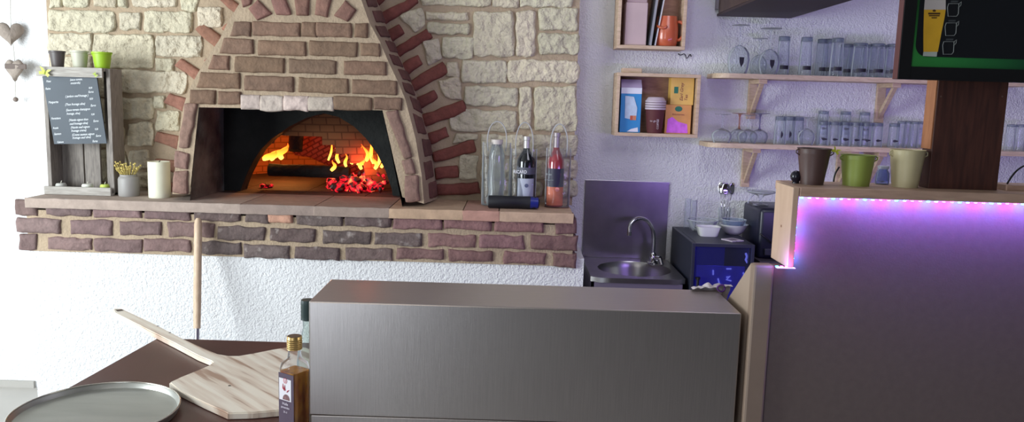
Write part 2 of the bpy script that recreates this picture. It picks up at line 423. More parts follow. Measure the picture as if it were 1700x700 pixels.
# projecting hood: front face with the mouth cut out, splayed sides
mouth = [(330,178),(635,183),(668,327),(315,322)]
hm = NB()
def fan(bm, pts): poly(bm, pts)
top = [P(*p, YH) for p in edgeL[:7]]; topR = [P(*p, YH) for p in edgeR[:7]]
for i in range(6): quad(hm, top[i], topR[i], topR[i+1], top[i+1])
mT = [P(*p, YH) for p in mouth]
quad(hm, top[6], topR[6], mT[1], mT[0])
eL = [P(*p, YH) for p in edgeL[6:]]; eR = [P(*p, YH) for p in edgeR[6:]]
def mside(k, side):
    a, b = (mouth[0], mouth[3]) if side == 'L' else (mouth[1], mouth[2])
    return P(a[0]+(b[0]-a[0])*k, a[1]+(b[1]-a[1])*k, YH)
ks = [0, .12, .52, 1]
for i in range(3):
    quad(hm, eL[i], mside(ks[i], 'L'), mside(ks[i+1], 'L'), eL[i+1])
    quad(hm, mside(ks[i], 'R'), eR[i], eR[i+1], mside(ks[i+1], 'R'))
eRb = [P(*p, YS+.01) for p in edgeRb]; eRf = [P(*p, YH) for p in edgeR]
eLf = [P(*p, YH) for p in edgeL]; eLb = [Vector((p.x-.03, YS+.01, p.z)) for p in eLf]
for i in range(len(eRf)-1):
    quad(hm, eRf[i], eRb[i], eRb[i+1], eRf[i+1]); quad(hm, eLb[i], eLf[i], eLf[i+1], eLb[i+1])
bmesh.ops.remove_doubles(hm, verts=hm.verts, dist=.0005)
bmesh.ops.recalc_face_normals(hm, faces=hm.faces)
obj('hood', hm, MORTAR, oven, True)
hb = NB()
hood_rows = [(383,37,415,59),(421,37,497,60),(502,38,524,60),(526,38,582,61),(590,40,610,61),
 (366,65,420,89),(430,68,507,92),(515,69,592,93),(600,72,630,93),(347,93,380,115),(391,95,471,120),(482,99,557,122),(572,102,640,124),
 (327,121,397,146),(407,127,487,151),(497,130,577,154),(586,133,658,156),(317,150,356,172),(364,153,399,173),(555,161,615,182),(622,162,666,182)]
for i, r in enumerate(hood_rows):
    q = R(*r, sl=.03)
    if r[0] in (383, 366, 347, 327): q[0] = (q[0][0]+8, q[0][1])
    block(hb, onY(q, YH-.001), (0, -1, 0), 12, 7, .012, .004, .003, (126, 99, 80), tv=.14, rnd=.1)
for q in ([(449,-8),(472,-8),(483,24),(459,24)],[(490,-8),(514,-8),(512,24),(492,24)],[(529,-8),(552,-8),(543,27),(523,23)],[(574,2),(590,18),(577,35),(556,26)],[(414,15),(429,1),(451,23),(428,32)],[(402,-8),(420,-10),(416,6),(404,12)]):
    block(hb, onY(q, YH-.001), (0, -1, 0), 8, 8, .014, .004, .0025, (132, 96, 84), tv=.12)
for q in ([(307,174),(328,174),(315,244),(297,243)],[(293,252),(314,255),(312,280),(290,276)],[(289,285),(312,285),(311,320),(288,319)],
          [(641,188),(660,184),(684,258),(671,263)],[(667,268),(683,263),(690,287),(673,289)],[(672,293),(694,292),(696,333),(674,334)]):
    block(hb, onY(q, YH-.001), (0, -1, 0), 8, 12, .014, .005, .004, (136, 106, 94), tv=.12)
obj('hood_brick', hb, BRICK, oven, True)
wh = NB()
for r in ((401,158,432,181),(433,159,470,183),(472,160,512,183),(513,161,553,183)):
    block(wh, onY(R(*r, sl=.03), YH-.001), (0, -1, 0), 10, 8, .016, .009, .004, (196, 178, 166), tv=.1, ridge=True)
obj('lintel_stone', wh, BRICK, oven, True, label='whitened lintel stones over the oven mouth')
sd = NB()   # bricks on the hood's splayed right side, their tone darkened for its shade
nrm = Vector((.9, -.45, 0))
def along(L, t):
    k = t*(len(L)-1); i = min(int(k), len(L)-2); return L[i].lerp(L[i+1], k-i)
N = 13
for i in range(N):
    t0, t1 = (i+.12)/N, (i+.86)/N
    a, b = along(eRf, t0), along(eRb, t0); c, d = along(eRb, t1), along(eRf, t1)
    if i % 2: q = [a.lerp(b, .25), a.lerp(b, .8), d.lerp(c, .8), d.lerp(c, .25)]
    else: q = [a.lerp(b, .4), a.lerp(b, .95), d.lerp(c, .95), d.lerp(c, .4)]
    block(sd, q, nrm, 8, 7, .008, .004, .003, (110, 72, 66), tv=.1)
obj('hood_side_brick', sd, BRICK, oven, True)
# mouth lining, inner arch, chamber
YB = 3.95
mb = [(392,178),(628,180),(650,318),(398,318)]
li = NB()
f4 = [P(*p, YH) for p in mouth]
b4 = [Vector((P(392, 200, YB).x-.06, YB, f4[0].z+.0)), Vector((P(655, 200, YB).x+.03, YB, f4[1].z)), Vector((P(668, 300, YB).x+.02, YB, zs)), Vector((P(392, 300, YB).x-.06, YB, zs))]
f4[2].z = zs; f4[3].z = zs
quad(li, f4[0], f4[1], b4[1], b4[0]); quad(li, f4[1], f4[2], b4[2], b4[1])
obj('mouth_lining', li, SOOT, oven, True)
l2 = NB(); quad(l2, f4[3], f4[0], b4[0], b4[3]); obj('mouth_cheek', l2, SOOT2, oven, True, label='scraped sooty left cheek of the oven mouth')
archp = [(399,318),(403,305),(410,288),(420,268),(433,248),(451,230),(480,210),(510,195),(537,188),(562,194),(588,210),(608,230),(626,255),(640,283),(650,312),(652,322)]
A = [P(*p, YB) for p in archp]
A[0].z = zs; A[-1].z = zs
pl = NB()
xL, xR, zT = b4[0].x-.05, b4[1].x+.05, max(b4[0].z, b4[1].z)+.05
n = len(A)
for i in range(n-1):
    a, b = A[i], A[i+1]
    def edge(p, k):
        t = k/(n-1)
        if t < .3: return Vector((xL, YB, zs+(zT-zs)*t/.3))
        if t > .7: return Vector((xR, YB, zs+(zT-zs)*(1-t)/.3))
        return Vector((xL+(xR-xL)*(t-.3)/.4, YB, zT))
    quad(pl, a, b, edge(b, i+1), edge(a, i))
    quad(pl, a, a+Vector((0, .10, 0)), b+Vector((0, .10, 0)), b)
bmesh.ops.recalc_face_normals(pl, faces=pl.faces)
obj('inner_arch', pl, SOOT, oven, True)
def dome_mat():
    mt, nt, b = base('chamber_brick'); b.inputs['Roughness'].default_value = .9
    tc = nt.nodes.new('ShaderNodeTexCoord'); mp = nt.nodes.new('ShaderNodeMapping'); mp.inputs['Scale'].default_value = (7, 7, 7); mp.inputs['Rotation'].default_value = (PI/2, .3, 0)
    br = nt.nodes.new('ShaderNodeTexBrick'); br.inputs['Color1'].default_value = s4((186, 118, 74)); br.inputs['Color2'].default_value = s4((176, 110, 68)); br.inputs['Mortar'].default_value = s4((140, 84, 52)); br.inputs['Mortar Size'].default_value = .025; br.inputs['Scale'].default_value = 1.
    nt.links.new(tc.outputs['Object'], mp.inputs['Vector']); nt.links.new(mp.outputs['Vector'], br.inputs['Vector']); nt.links.new(br.outputs['Color'], b.inputs['Base Color'])
    return mt
cx = P(527, 300, YB+.5).x; cy = YB+.56
dm = NB()
lathe(dm, [(.56*math.cos(a), .44*math.sin(a)) for a in [PI/2*i/14 for i in range(14)]]+[(0, .44)], 48, cx, cy, zs)
for f in list(dm.faces):     # keep the doorway open
    c = f.calc_center_median()
    if c.y < YB+.12 and abs(c.x-cx) < .40: dm.faces.remove(f)
bmesh.ops.reverse_faces(dm, faces=dm.faces)
obj('chamber', dm, dome_mat(), oven, True, smooth=4)
hf = NB()
w = .5
for ix in range(-2, 2):
    for iy in range(4):
        x0, x1 = cx+.05+ix*.32, cx+.05+(ix+1)*.32-.004; y0, y1 = YS+.022+iy*.33, YS+.022+(iy+1)*.33-.004
        box(hf, x0, x1, y0, y1, zs-.03, zs-.0005)
obj('hearth_floor', hf, HEARTH, oven, True)

# fire
def flame_mat():
    mt, nt, b = base('flame'); b.inputs['Base Color'].default_value = (0, 0, 0, 1)
    tc = nt.nodes.new('ShaderNodeTexCoord'); sp = nt.nodes.new('ShaderNodeSeparateXYZ')
    r = nt.nodes.new('ShaderNodeValToRGB'); e = r.color_ramp.elements
    e[0].position = 0; e[0].color = s4((255, 196, 80)); e[1].position = 1; e[1].color = s4((240, 70, 8))
    x = e.new(.45); x.color = s4((255, 146, 40))
    nt.links.new(tc.outputs['Generated'], sp.inputs[0]); nt.links.new(sp.outputs['Z'], r.inputs['Fac'])
    nt.links.new(r.outputs['Color'], b.inputs['Emission Color']); b.inputs['Emission Strength'].default_value = 3.6
    return mt
FLAME = flame_mat()
YF = YB+.36
fire = thing('log_fire', 'glowing wood fire with yellow flames and red embers inside the oven', 'fire', (P(600, 285, YF).x, YF, zs))
def flame(x, y0, y1, wpx, lean, yy):
    bm = NB(); S = yy/F; a = P(x, y0, yy); hh = (y0-y1)*S*1.02
    n = 10
    pts = [a+Vector((lean*S*t*t*1.3+math.sin(t*6+x)*wpx*S*.22, .01*math.sin(t*3), hh*t)) for t in [i/n for i in range(n+1)]]
    rs = [max(.0008, wpx*S*.29*(math.sin(PI*min(1, (.18+.82*t)))**.8)*(1-t*.55)) for t in [i/n for i in range(n+1)]]
    tube(bm, pts, rs, 10)
    obj('flame', bm, FLAME, fire, True, smooth=4)
YQ = YF-.20
for f in ((444,265,250,22,14,YQ),(456,264,243,26,18,YQ+.02),(468,263,238,20,6,YQ+.04),(552,283,266,13,2,YQ-.03),(546,266,230,8,8,YQ+.08),(562,270,246,12,-6,YQ+.08),(584,272,238,13,4,YQ+.04),(596,274,242,13,6,YQ+.02),(608,274,240,15,-4,YQ),(619,272,222,13,-9,YQ+.02),(628,274,236,12,-5,YQ),(634,278,252,13,5,YQ-.02),(575,276,254,11,-3,YQ),(600,280,262,14,2,YQ-.06),(622,280,258,14,-2,YQ-.06)):
    flame(*f)
EMB = mat('ember', (40, 10, 8), .8)
def ember_mat():
    mt, nt, b = base('glowing_ember'); b.inputs['Base Color'].default_value = s4((30, 12, 10))
    tc = nt.nodes.new('ShaderNodeTexCoord'); n = nt.nodes.new('ShaderNodeTexNoise'); n.inputs['Scale'].default_value = 26; n.inputs['Detail'].default_value = 4
    r = nt.nodes.new('ShaderNodeValToRGB'); e = r.color_ramp.elements
    e[0].position = .46; e[0].color = (.01, .0, .0, 1); e[1].position = .72; e[1].color = s4((255, 150, 80)); x = e.new(.58); x.color = s4((228, 22, 40))
    nt.links.new(tc.outputs['Object'], n.inputs['Vector']); nt.links.new(n.outputs['Fac'], r.inputs['Fac']); nt.links.new(r.outputs['Color'], b.inputs['Emission Color'])
    b.inputs['Emission Strength'].default_value = 1.9
    return mt
eb = NB()
for i in range(140):
    u = rng.random(); v = rng.random()
    px = 548+u*94; Yk = YF-.3+v*.34; X = P(px, 285, Yk).x; hz = rng.uniform(0, .11)*(1-abs(v-.5)*1.1)*(.35+u*.8)
    r_ = rng.uniform(.012, .026)
    mtx = Matrix.Translation((X, Yk, zs+r_*.6+hz)) @ Euler((rng.random()*3, rng.random()*3, 0)).to_matrix().to_4x4() @ Matrix.Diagonal((1.3, .8, .7, 1))
    bmesh.ops.create_icosphere(eb, subdivisions=1, radius=r_, matrix=mtx)
for i in range(14):
    X = P(452+rng.random()*14, 285, YF).x
    bmesh.ops.create_icosphere(eb, subdivisions=1, radius=.012, matrix=Matrix.Translation((X, YF-.2+rng.random()*.05, zs+.01)))
tag(obj('ember_bed', eb, ember_mat(), fire, True), kind='stuff')
def char_mat():
    mt, nt, b = base('charred_wood'); b.inputs['Roughness'].default_value = .9; b.inputs['Base Color'].default_value = s4((20, 15, 14))
    tc = nt.nodes.new('ShaderNodeTexCoord'); n = nt.nodes.new('ShaderNodeTexVoronoi'); n.feature = 'DISTANCE_TO_EDGE'; n.inputs['Scale'].default_value = 22
    nt.links.new(tc.outputs['Object'], n.inputs['Vector'])
    bp = nt.nodes.new('ShaderNodeBump'); bp.inputs['Strength'].default_value = .8; bp.inputs['Distance'].default_value = .02
    nt.links.new(n.outputs['Distance'], bp.inputs['Height']); nt.links.new(bp.outputs['Normal'], b.inputs['Normal'])
    return mt
CHAR = char_mat()
def crack_mat():
    mt, nt, b = base('cracked_glowing_wood'); b.inputs['Roughness'].default_value = .9
    tc = nt.nodes.new('ShaderNodeTexCoord'); br = nt.nodes.new('ShaderNodeTexBrick'); br.inputs['Scale'].default_value = 11
    br.inputs['Color1'].default_value = s4((150, 84, 62)); br.inputs['Color2'].default_value = s4((120, 66, 50)); br.inputs['Mortar'].default_value = s4((24, 10, 8)); br.inputs['Mortar Size'].default_value = .05
    mp = nt.nodes.new('ShaderNodeMapping'); mp.inputs['Rotation'].default_value = (PI/2, 0, .5)
    nt.links.new(tc.outputs['Object'], mp.inputs['Vector']); nt.links.new(mp.outputs['Vector'], br.inputs['Vector']); nt.links.new(br.outputs['Color'], b.inputs['Base Color'])
    b.inputs['Emission Color'].default_value = s4((220, 50, 24)); b.inputs['Emission Strength'].default_value = .12
    return mt
CRACK = crack_mat()
def log(name, label, p, q, r, mt, sub=10):
    p, q = Vector(p), Vector(q); bm = NB(); pts = [p.lerp(q, i/sub) for i in range(sub+1)]
    pts = [v+noise.noise_vector(v*9)*r*.18 for v in pts]
    rs = [r*(1+.12*noise.noise(v*14)) for v in pts]
    tube(bm, pts, rs, 12)
    o = obj(name, bm, mt, None, at=(p+q)/2, smooth=.9); tag(o, label, 'log'); return o
log('firewood_log', 'charred black log lying flat across the oven floor in front of the fire', P(446, 272, YF-.16)+Vector((0, 0, -.03)), P(580, 282, YF-.16)+Vector((0, 0, -.015)), .032, CHAR)
log('firewood_log', 'big cracked log glowing red, leaning at the back right of the fire', P(494, 226, YF+.12), P(640, 272, YF+.06), .10, CRACK)
log('firewood_log', 'short black log end sticking up at the left of the glowing log', P(490, 250, YF-.14), P(494, 203, YF-.10), .036, CHAR)

def lamp(name, kind, loc, energy, col, size=.1, rot=None, sizey=None, spread=None):
    l = bpy.data.lights.new(name, kind); l.energy = energy; l.color = col
    if kind == 'AREA':
        l.size = size
        if sizey: l.shape = 'RECTANGLE'; l.size_y = sizey
        if spread: l.spread = spread
    elif kind == 'POINT': l.shadow_soft_size = size
    o = bpy.data.objects.new(name, l); C.objects.link(o); o.location = loc
    if rot: o.rotation_euler = rot
    return o
def aim(o, tgt): o.rotation_euler = (Vector(tgt)-o.location).to_track_quat('-Z', 'Y').to_euler()
lamp('fire_light', 'POINT', P(600, 236, YF+.06), 24.0, (1, .28, .05), .05)
lamp('fire_light', 'POINT', P(472, 240, YF+.12), 6.0, (1, .36, .08), .03)
lamp('ember_light', 'POINT', P(606, 268, YF-.26), 1.0, (1, .12, .06), .03)

# standing peel, leaning on the brick ledge
tp, bt = P(329, 362, YL-.03), P(327, 545, YL-.16)
d = (bt-tp).normalized()
floor_pt = tp + d*((tp.z-.01)/-d.z)
sp = thing('oven_peel', 'long handled oven peel with a pale wooden handle standing against the brick ledge', 'peel', (floor_pt.x, floor_pt.y, 0))
b = NB(); pts = [tp, tp+d*.01, tp+d*.03]+[tp.lerp(bt, i/8) for i in range(1, 9)]
tube(b, pts, [.008, .014, .0165]+[.0165]*6+[.0155, .0145], 16)
obj('handle', b, wood('peel_handle', (196, 168, 140), (214, 188, 160), (14, 14, 2), .5), sp, True, smooth=.9)
b = NB(); tube(b, [bt-d*.005, bt+d*.22], .0105, 12); obj('ferrule', b, STEEL_D, sp, True, smooth=.9)
b = NB(); e = bt+d*.2
box(b, e.x-.10, e.x+.10, e.y-.004, e.y+.004, .005, e.z, .003); obj('blade', b, STEEL_D, sp, True)

# ------------------------------------------------------------------ things on the ledge
# pallet crate with chalkboard
YC = 3.70
c0 = P(78, 311, YC-.06); c1 = P(190, 311, YC-.06)
x0, x1 = c0.x, c1.x-.005; zt = P(130, 112, YC-.05).z; W = x1-x0
GW = wood('grey_board', (118, 110, 104), (146, 138, 130), (20, 20, 2.5), .8)
GWL = wood('grey_board_pale', (150, 144, 136), (176, 170, 162), (2.5, 20, 20), .8)
cr = thing('pallet_rack', 'grey wooden pallet rack holding the chalk menu at the left end of the ledge', 'rack', ((x0+x1)/2, YC, zs))
b = NB()
for i, (u0, u1) in enumerate(((.05, .38), (.40, .40+.24), (.74, .97))):
    box(b, x0+W*u0, x0+W*u1, YC+.045, YC+.06, zs+.002, zt-.01, .002)
obj('back_slat', b, GW, cr, True)
for s in (0, 1):
    b = NB(); xx = x0 if s == 0 else x1-.018
    box(b, xx, xx+.018, YC-.05, YC+.06, zs+.001, zt-.002, .002); obj('upright', b, GW, cr, True)
b = NB(); box(b, x0-.012, x1-.02, YC-.075, YC+.06, zt-.014, zt, .002); box(b, x0-.012, x1-.02, YC-.08, YC-.066, zt-.043, zt, .002); obj('top_shelf', b, GWL, cr, True)
b = NB(); box(b, x0-.003, x1-.003, YC-.08, YC-.066, zs+.001, zs+.038, .002); box(b, x0, x1, YC-.07, YC+.06, zs+.001, zs+.012); obj('bottom_tray', b, GWL, cr, True)
b = NB()
for i in range(2): box(b, x0+W*.38, x0+W*.42, YC+.052, YC+.058, zs+.07+i*.06, zs+.10+i*.06)
b.free()
# chalkboard, hung slightly askew
cb = thing('menu_board', 'dark chalkboard menu with white handwriting hung askew on the pallet rack', 'menu', (P(125, 180, YC-.06).x, YC-.058, P(125, 240, YC-.06).z))
q = [P(70, 127, YC-.06), P(160, 125, YC-.06), P(177, 238, YC-.06), P(90, 239, YC-.06)]
b = NB(); prism(b, q, (0, .006, 0)); obj('board', b, mat('chalkboard', (52, 62, 72), .55, var=.12, vscale=6), cb, True)
CHALK = mat('chalk', (222, 226, 228), .8)
u = (q[1]-q[0]).normalized(); v = (q[3]-q[0]).normalized(); ang = math.atan2(-u.z, u.x)
Lh = (q[3]-q[0]).length; Lw = (q[1]-q[0]).length
lines = [(.50, .045, '(sauce tomate,', .85), (.50, .095, 'mozzarella)', .85), (.06, .06, 'Pizzas', .8), (.82, .17, '8,00', .8), (.02, .17, 'Reine', .9), (.80, .23, 'Euros', .9), (.36, .29, '( jambon oeuf fromage )', .95), (.80, .33, '8,50', .8), (.03, .37, 'Marguerite', .9), (.33, .41, '(Thon fromage olive)', .95), (.80, .43, 'Euros', .9), (.33, .49, '(Sauce tomate champignon', .9), (.33, .545, 'fromage, olive)', .9), (.78, .56, '9,00', .8),
 (.03, .61, 'Forestiere', .9), (.35, .64, '(Viande oignon thon', .95), (.35, .695, 'oeuf fromage olive)', .95), (.80, .66, 'Euros', .9), (.03, .75, 'Royale', .8), (.36, .75, '(Viande oeuf oignon', .95), (.36, .80, 'fromage creme)', .95), (.80, .78, '9,50', .8), (.03, .84, 'Saumon', .9), (.36, .86, '(Creme saumon oignon', .95), (.36, .905, 'fromage oeuf olive)', .95), (.80, .88, 'Euros', .9), (.06, .96, 'Calzone', .8), (.72, .96, 'Euros', .9)]
for lx, ly, s, k in lines:
    pos = q[0]+u*Lw*lx+v*Lh*(ly+.025)+Vector((0, -.0012, 0))
    text('chalk_writing', s, .0155*k, pos, CHALK, cb, (PI/2, ang-.03, 0), shear=.35, sx=.72, bold=.012)
# little paper butterflies
def butterfly(name, label, p, sc_, col, ang=.3):
    t = thing(name, label, 'ornament', p)
    mt = mat('butterfly_'+'%d%d%d' % col, col, .6)
    for s in (-1, 1):
        b = NB(); poly(b, [Vector((0, 0, -.3*sc_)), Vector((s*.75*sc_, -.18*sc_, -.6*sc_)), Vector((s*.9*sc_, -.2*sc_, -.1*sc_)), Vector((s*.45*sc_, -.1*sc_, .05*sc_)), Vector((s*sc_, -.2*sc_, .75*sc_)), Vector((s*.4*sc_, -.1*sc_, .6*sc_)), Vector((0, 0, .1*sc_))])
        obj('wing', b, mt, t)
    b = NB(); tube(b, [(0, -.005, -.35*sc_), (0, -.005, .4*sc_)], .08*sc_, 6); obj('body', b, mt, t)
    t.rotation_euler = (0, ang, 0)
    return t
butterfly('paper_butterfly', 'lime green paper butterfly clipped to the left corner of the pallet rack', P(76, 120, YC-.085)+Vector((0, -.006, 0)), .027, (196, 206, 96))
butterfly('paper_butterfly', 'small lime green clip on the right of the rack shelf under the green pot', P(159, 124, YC-.085)+Vector((0, -.004, 0)), .012, (170, 190, 70), .9)
# three small pots on the rack
def pot(px, w_, h_, col, label):
    x = P(px, 110, YC-.02).x; S = YC/F; r = w_*S/2; h = h_*S
    t = thing('small_pot', label, 'pot', (x, YC-.02, zt), group='small pots on the pallet rack')
    b = NB(); lathe(b, [(0, 0), (r*.72, 0), (r*.74, .002), (r*.96, h*.88), (r*1.04, h*.9), (r*1.04, h), (r*.96, h), (r*.7, .01), (0, .01)], 24)
    bo = obj('bowl', b, mat('pot_'+'%d' % col[0], col, .45), t, smooth=.6)
    for s in (-1, 1):
        b = NB(); tube(b, [(s*r*1.0, -.004, h*.8), (s*r*1.12, -.004, h*.9), (s*r*1.02, -.004, h*.98)], .0016, 6); obj('ear', b, mat('pot_'+'%d' % col[0], col, .45), bo)
pot(96, 24, 26, (84, 76, 74), 'small charcoal pot, leftmost on top of the pallet rack')
pot(133, 27, 27, (186, 184, 164), 'small beige pot in the middle on top of the pallet rack')
pot(170, 30, 26, (150, 186, 40), 'small green pot on the right on top of the pallet rack')
# tealights in the tray
def tealight(px, w_, col, label):
    S = (YC-.06)/F; r = w_*S/2; x = P(px, 300, YC-.05).x
    t = thing('tealight_candle', label, 'candle', (x, YC-.03, zs+.012), group='tealights in the pallet rack tray')
    b = NB(); lathe(b, [(0, 0), (r, 0), (r, .03), (r*.9, .032), (r*.85, .036), (0, .036)], 20); obj('wax', b, mat('wax_%d' % col[2], col, .5), t, smooth=.6)
    b = NB(); tube(b, [(0, 0, .035), (.001, 0, .042), (.004, 0, .048)], .0016, 6); obj('wick', b, mat('wick', (200, 196, 180), .8), t)
tealight(97, 17, (190, 188, 180), 'grey white tealight, leftmost in the tray of the pallet rack')
tealight(141, 18, (226, 226, 212), 'white tealight in the middle of the pallet rack tray')
tealight(170, 15, (196, 214, 96), 'lime green tealight on the right of the pallet rack tray')
# vase with dried flowers
Yv = 3.66; S = Yv/F
vx = P(214, 310, Yv).x
vs_ = thing('flower_vase', 'grey pot with dried yellow flowers on the ledge right of the pallet rack', 'vase', (vx, Yv, zs))
r = 16.5*S; h = 36*S
b = NB(); lathe(b, [(0, 0), (r*.96, 0), (r, .004), (r, h*.78), (r*.92, h*.88), (r*.8, h*.92), (r*.82, h), (r*.74, h), (r*.72, h*.8), (0, h*.78)], 28)
obj('pot', b, mat('grey_ceramic', (150, 146, 142), .5), vs_, smooth=.7)
b = NB()
for i in range(70):
    a = rng.uniform(0, 2*PI); k = rng.uniform(.2, 1)**.6*r*1.25; z = h+rng.uniform(.015, .055)*(.7+.3*k/r)
    e_ = Vector((k*math.cos(a), k*math.sin(a)*.8, z)); tube(b, [(k*.35*math.cos(a), k*.35*math.sin(a), h*.8), e_], .0009, 4)
    bmesh.ops.create_icosphere(b, subdivisions=1, radius=rng.uniform(.003, .0055), matrix=Matrix.Translation(e_))
tag(obj('dried_flowers', b, mat('straw_flower', (206, 186, 110), .8, var=.2, vscale=40), vs_), kind='stuff')
# pillar candle
px_, Yp = 265, 3.64; S = Yp/F; r = 17.5*S
zc = zs; h = 60*S
cd_ = thing('pillar_candle', 'tall cream pillar candle on the ledge left of the oven mouth', 'candle', (P(px_, 314, Yp).x, Yp, zs))
b = NB(); lathe(b, [(0, 0), (r*.98, 0), (r, .004), (r, h*.97), (r*.97, h), (r*.88, h*.985), (r*.6, h*.95), (0, h*.94)], 32); obj('wax', b, mat('cream_wax', (228, 226, 204), .4, var=.04, vscale=12), cd_, smooth=.7)
b = NB(); tube(b, [(0, 0, h*.93), (.001, 0, h*.98), (.006, 0, h*1.02)], .002, 6); obj('wick', b, mat('burnt_wick', (50, 44, 40), .9), cd_)

# heart garland on the left wall
FELT = mat('felt', (150, 138, 128), .95, var=.25, vscale=20, bump=.3, bscale=120)
hg = thing('heart_garland', 'string of two grey felt hearts with a bead hanging on the left white wall', 'garland', P(20, 165, YW-.05))
b = NB(); tube(b, [P(17, -30, YW-.05), P(18, 40, YW-.05), P(24, 95, YW-.05), P(26, 166, YW-.05)], .0014, 6); obj('cord', b, mat('cord', (176, 170, 160), .9), hg, True)
def heart_outline(n=28):
    out = []
    for i in range(n):
        t = 2*PI*i/n
        out.append((16*math.sin(t)**3/17, (13*math.cos(t)-5*math.cos(2*t)-2*math.cos(3*t)-math.cos(4*t))/17))
    return out
def heart(px, py, w_, h_, rz, two=False):
    S = YW/F; c = P(px, py, YW-.05); b = NB()
    o = heart_outline(); M = Matrix.Rotation(rz, 3, 'Z')
    rings = []
    for k, (s, dy) in enumerate(((.0, -.022), (.55, -.019), (.85, -.011), (1, 0), (.85, .011), (.55, .019), (.0, .022))):
        if s == 0: rings.append([b.verts.new(c+M @ Vector((0, dy, 0)))]); continue
        rings.append([b.verts.new(c+M @ Vector((x*s*w_*S/2, dy, y*s*h_*S/2))) for x, y in o])
    for A_, B_ in zip(rings, rings[1:]):
        n_ = len(o)
        for i in range(n_):
            j = (i+1) % n_
            if len(A_) == 1: b.faces.new([A_[0], B_[j], B_[i]])
            elif len(B_) == 1: b.faces.new([A_[i], A_[j], B_[0]])
            else: b.faces.new([A_[i], A_[j], B_[j], B_[i]])
    bmesh.ops.recalc_face_normals(b, faces=b.faces)
    return obj('felt_heart', b, FELT, hg, True, smooth=4)
heart(17, 54, 42, 44, .55); heart(24, 114, 42, 42, -.35)
b = NB(); bc = P(26, 113, YW-.074); box(b, bc.x-.052, bc.x+.052, bc.y-.004, bc.y+.004, bc.z-.004, bc.z+.02, .003); obj('ribbon', b, mat('ribbon', (110, 98, 92), .9), hg, True)
b = NB(); bmesh.ops.create_uvsphere(b, u_segments=12, v_segments=8, radius=.012, matrix=Matrix.Translation(P(26, 165, YW-.05))); obj('bead', b, mat('bead', (126, 112, 104), .7), hg, True, smooth=4)

# bottles in clear bags at the right end
Yb = 3.70; S = Yb/F
def bag(px, y0, ytop, w_, yhandle, label, tilt=0.):
    x = P(px, 320, Yb).x; w2 = w_*S/2; h = (y0-ytop)*S; dep = .048
    t = thing('bottle_bag', label, 'bag', (x, Yb, zs), group='clear bottle bags on the ledge')
    b = NB(); nz, na = 14, 24; rings = []
    for k in range(nz+1):
        z = .003+(h-.003)*k/nz; rr = []
        for i in range(na):
            a = 2*PI*i/na; c_, s_ = math.cos(a), math.sin(a)
            sq = (abs(c_)**3+abs(s_)**3)**(-1/3)
            p = Vector((c_*sq*w2, s_*sq*dep*(1-.55*k/nz), z))
            p += noise.noise_vector(p*24+Vector((px, 0, 0)))*.0035
            rr.append(b.verts.new(p))
        rings.append(rr)
    for A_, B_ in zip(rings, rings[1:]):
        for i in range(na): b.faces.new([A_[i], A_[(i+1) % na], B_[(i+1) % na], B_[i]])
    b.faces.new(rings[0][::-1])
    obj('pouch', b, FILM, t, smooth=4)
    hh = (ytop-yhandle)*S
    for s in (-1, 1):
        b = NB(); tube(b, bez((-w2*.62, s*dep*.4, h-.04), (-w2*1.1, s*dep*.4, h+hh*1.3), (w2*1.1, s*dep*.4, h+hh*1.3), (w2*.62, s*dep*.4, h-.04), 20), .0024, 8)
        obj('handle', b, clear('tube_film_%d%d' % (px, s), (225, 215, 205), .45, .9, .15), t, smooth=4)
    # bright welded side seams
    for s in (-1, 1):
        b = NB(); tube(b, [(s*w2*1.0, -.01, .006), (s*w2*1.0, -.01, h*.5), (s*w2*.99, -.008, h)], .0022, 6); obj('seam', b, clear('seam_film_%d%d' % (px, s), (235, 235, 240), .35, 1, .1), t)
    return t
bag(823, 333, 228, 46, 189, 'clear bottle bag with a see-through bottle, leftmost of the three on the ledge')
bag(868, 330, 234, 42, 186, 'clear bottle bag around the black bottle, middle of the three on the ledge')
bag(925, 333, 234, 40, 190, 'clear bottle bag around the pink bottle, rightmost on the ledge')
# clear crumply bottle
t = thing('glass_bottle', 'empty clear bottle with a whitish cap in the leftmost bag', 'bottle', (P(823, 320, Yb).x, Yb, zs+.005), group='bottles in bags on the ledge')
b = NB(); r = 15*S; h = 108*S
lathe(b, [(0, 0), (r, 0), (r*1.02, .01), (r*.9, h*.2), (r, h*.4), (r*.78, h*.6), (r*.85, h*.75), (r*.6, h*.9), (r*.55, h*.96), (r*.5, h*.96), (r*.7, h*.7), (r*.85, .012), (0, .01)], 26)
for v_ in b.verts: v_.co += noise.noise_vector(v_.co*40)*.006
obj('body', b, clear('crinkled_clear', (246, 248, 244), .12, 1., .08, .3, .25), t, smooth=4)
b = NB(); lathe(b, [(0, h*.93), (r*.66, h*.93), (r*.66, h*1.0), (0, h*1.0)], 20); obj('cap', b, mat('cap_white', (206, 196, 188), .5), t, smooth=.6)
def bottle(px, ybot, ytop, w_, label, bodymat, capcol, shoulder=.62, neck=.3):
    x = P(px, 320, Yb).x; r = w_*S/2*1.12; h = (ybot-ytop)*S*1.08
    t = thing('wine_bottle', label, 'bottle', (x, Yb, zs+.005), group='bottles in bags on the ledge')
    b = NB(); lathe(b, [(0, 0), (r*.95, 0), (r, .006), (r, h*shoulder*.92), (r*.93, h*shoulder), (r*neck*1.25, h*(shoulder+.12)), (r*neck, h*(shoulder+.17)), (r*neck, h*.985), (0, h*.985)], 30)
    obj('body', b, bodymat, t, smooth=.8)
    b = NB(); lathe(b, [(r*neck*1.1, h*.80), (r*neck*1.12, h*.94), (r*neck*1.3, h*.95), (r*neck*1.3, h), (0, h)], 20); obj('cap', b, mat('cap_%d' % px, capcol, .35, .3), t, smooth=.6)
    return t, r, h
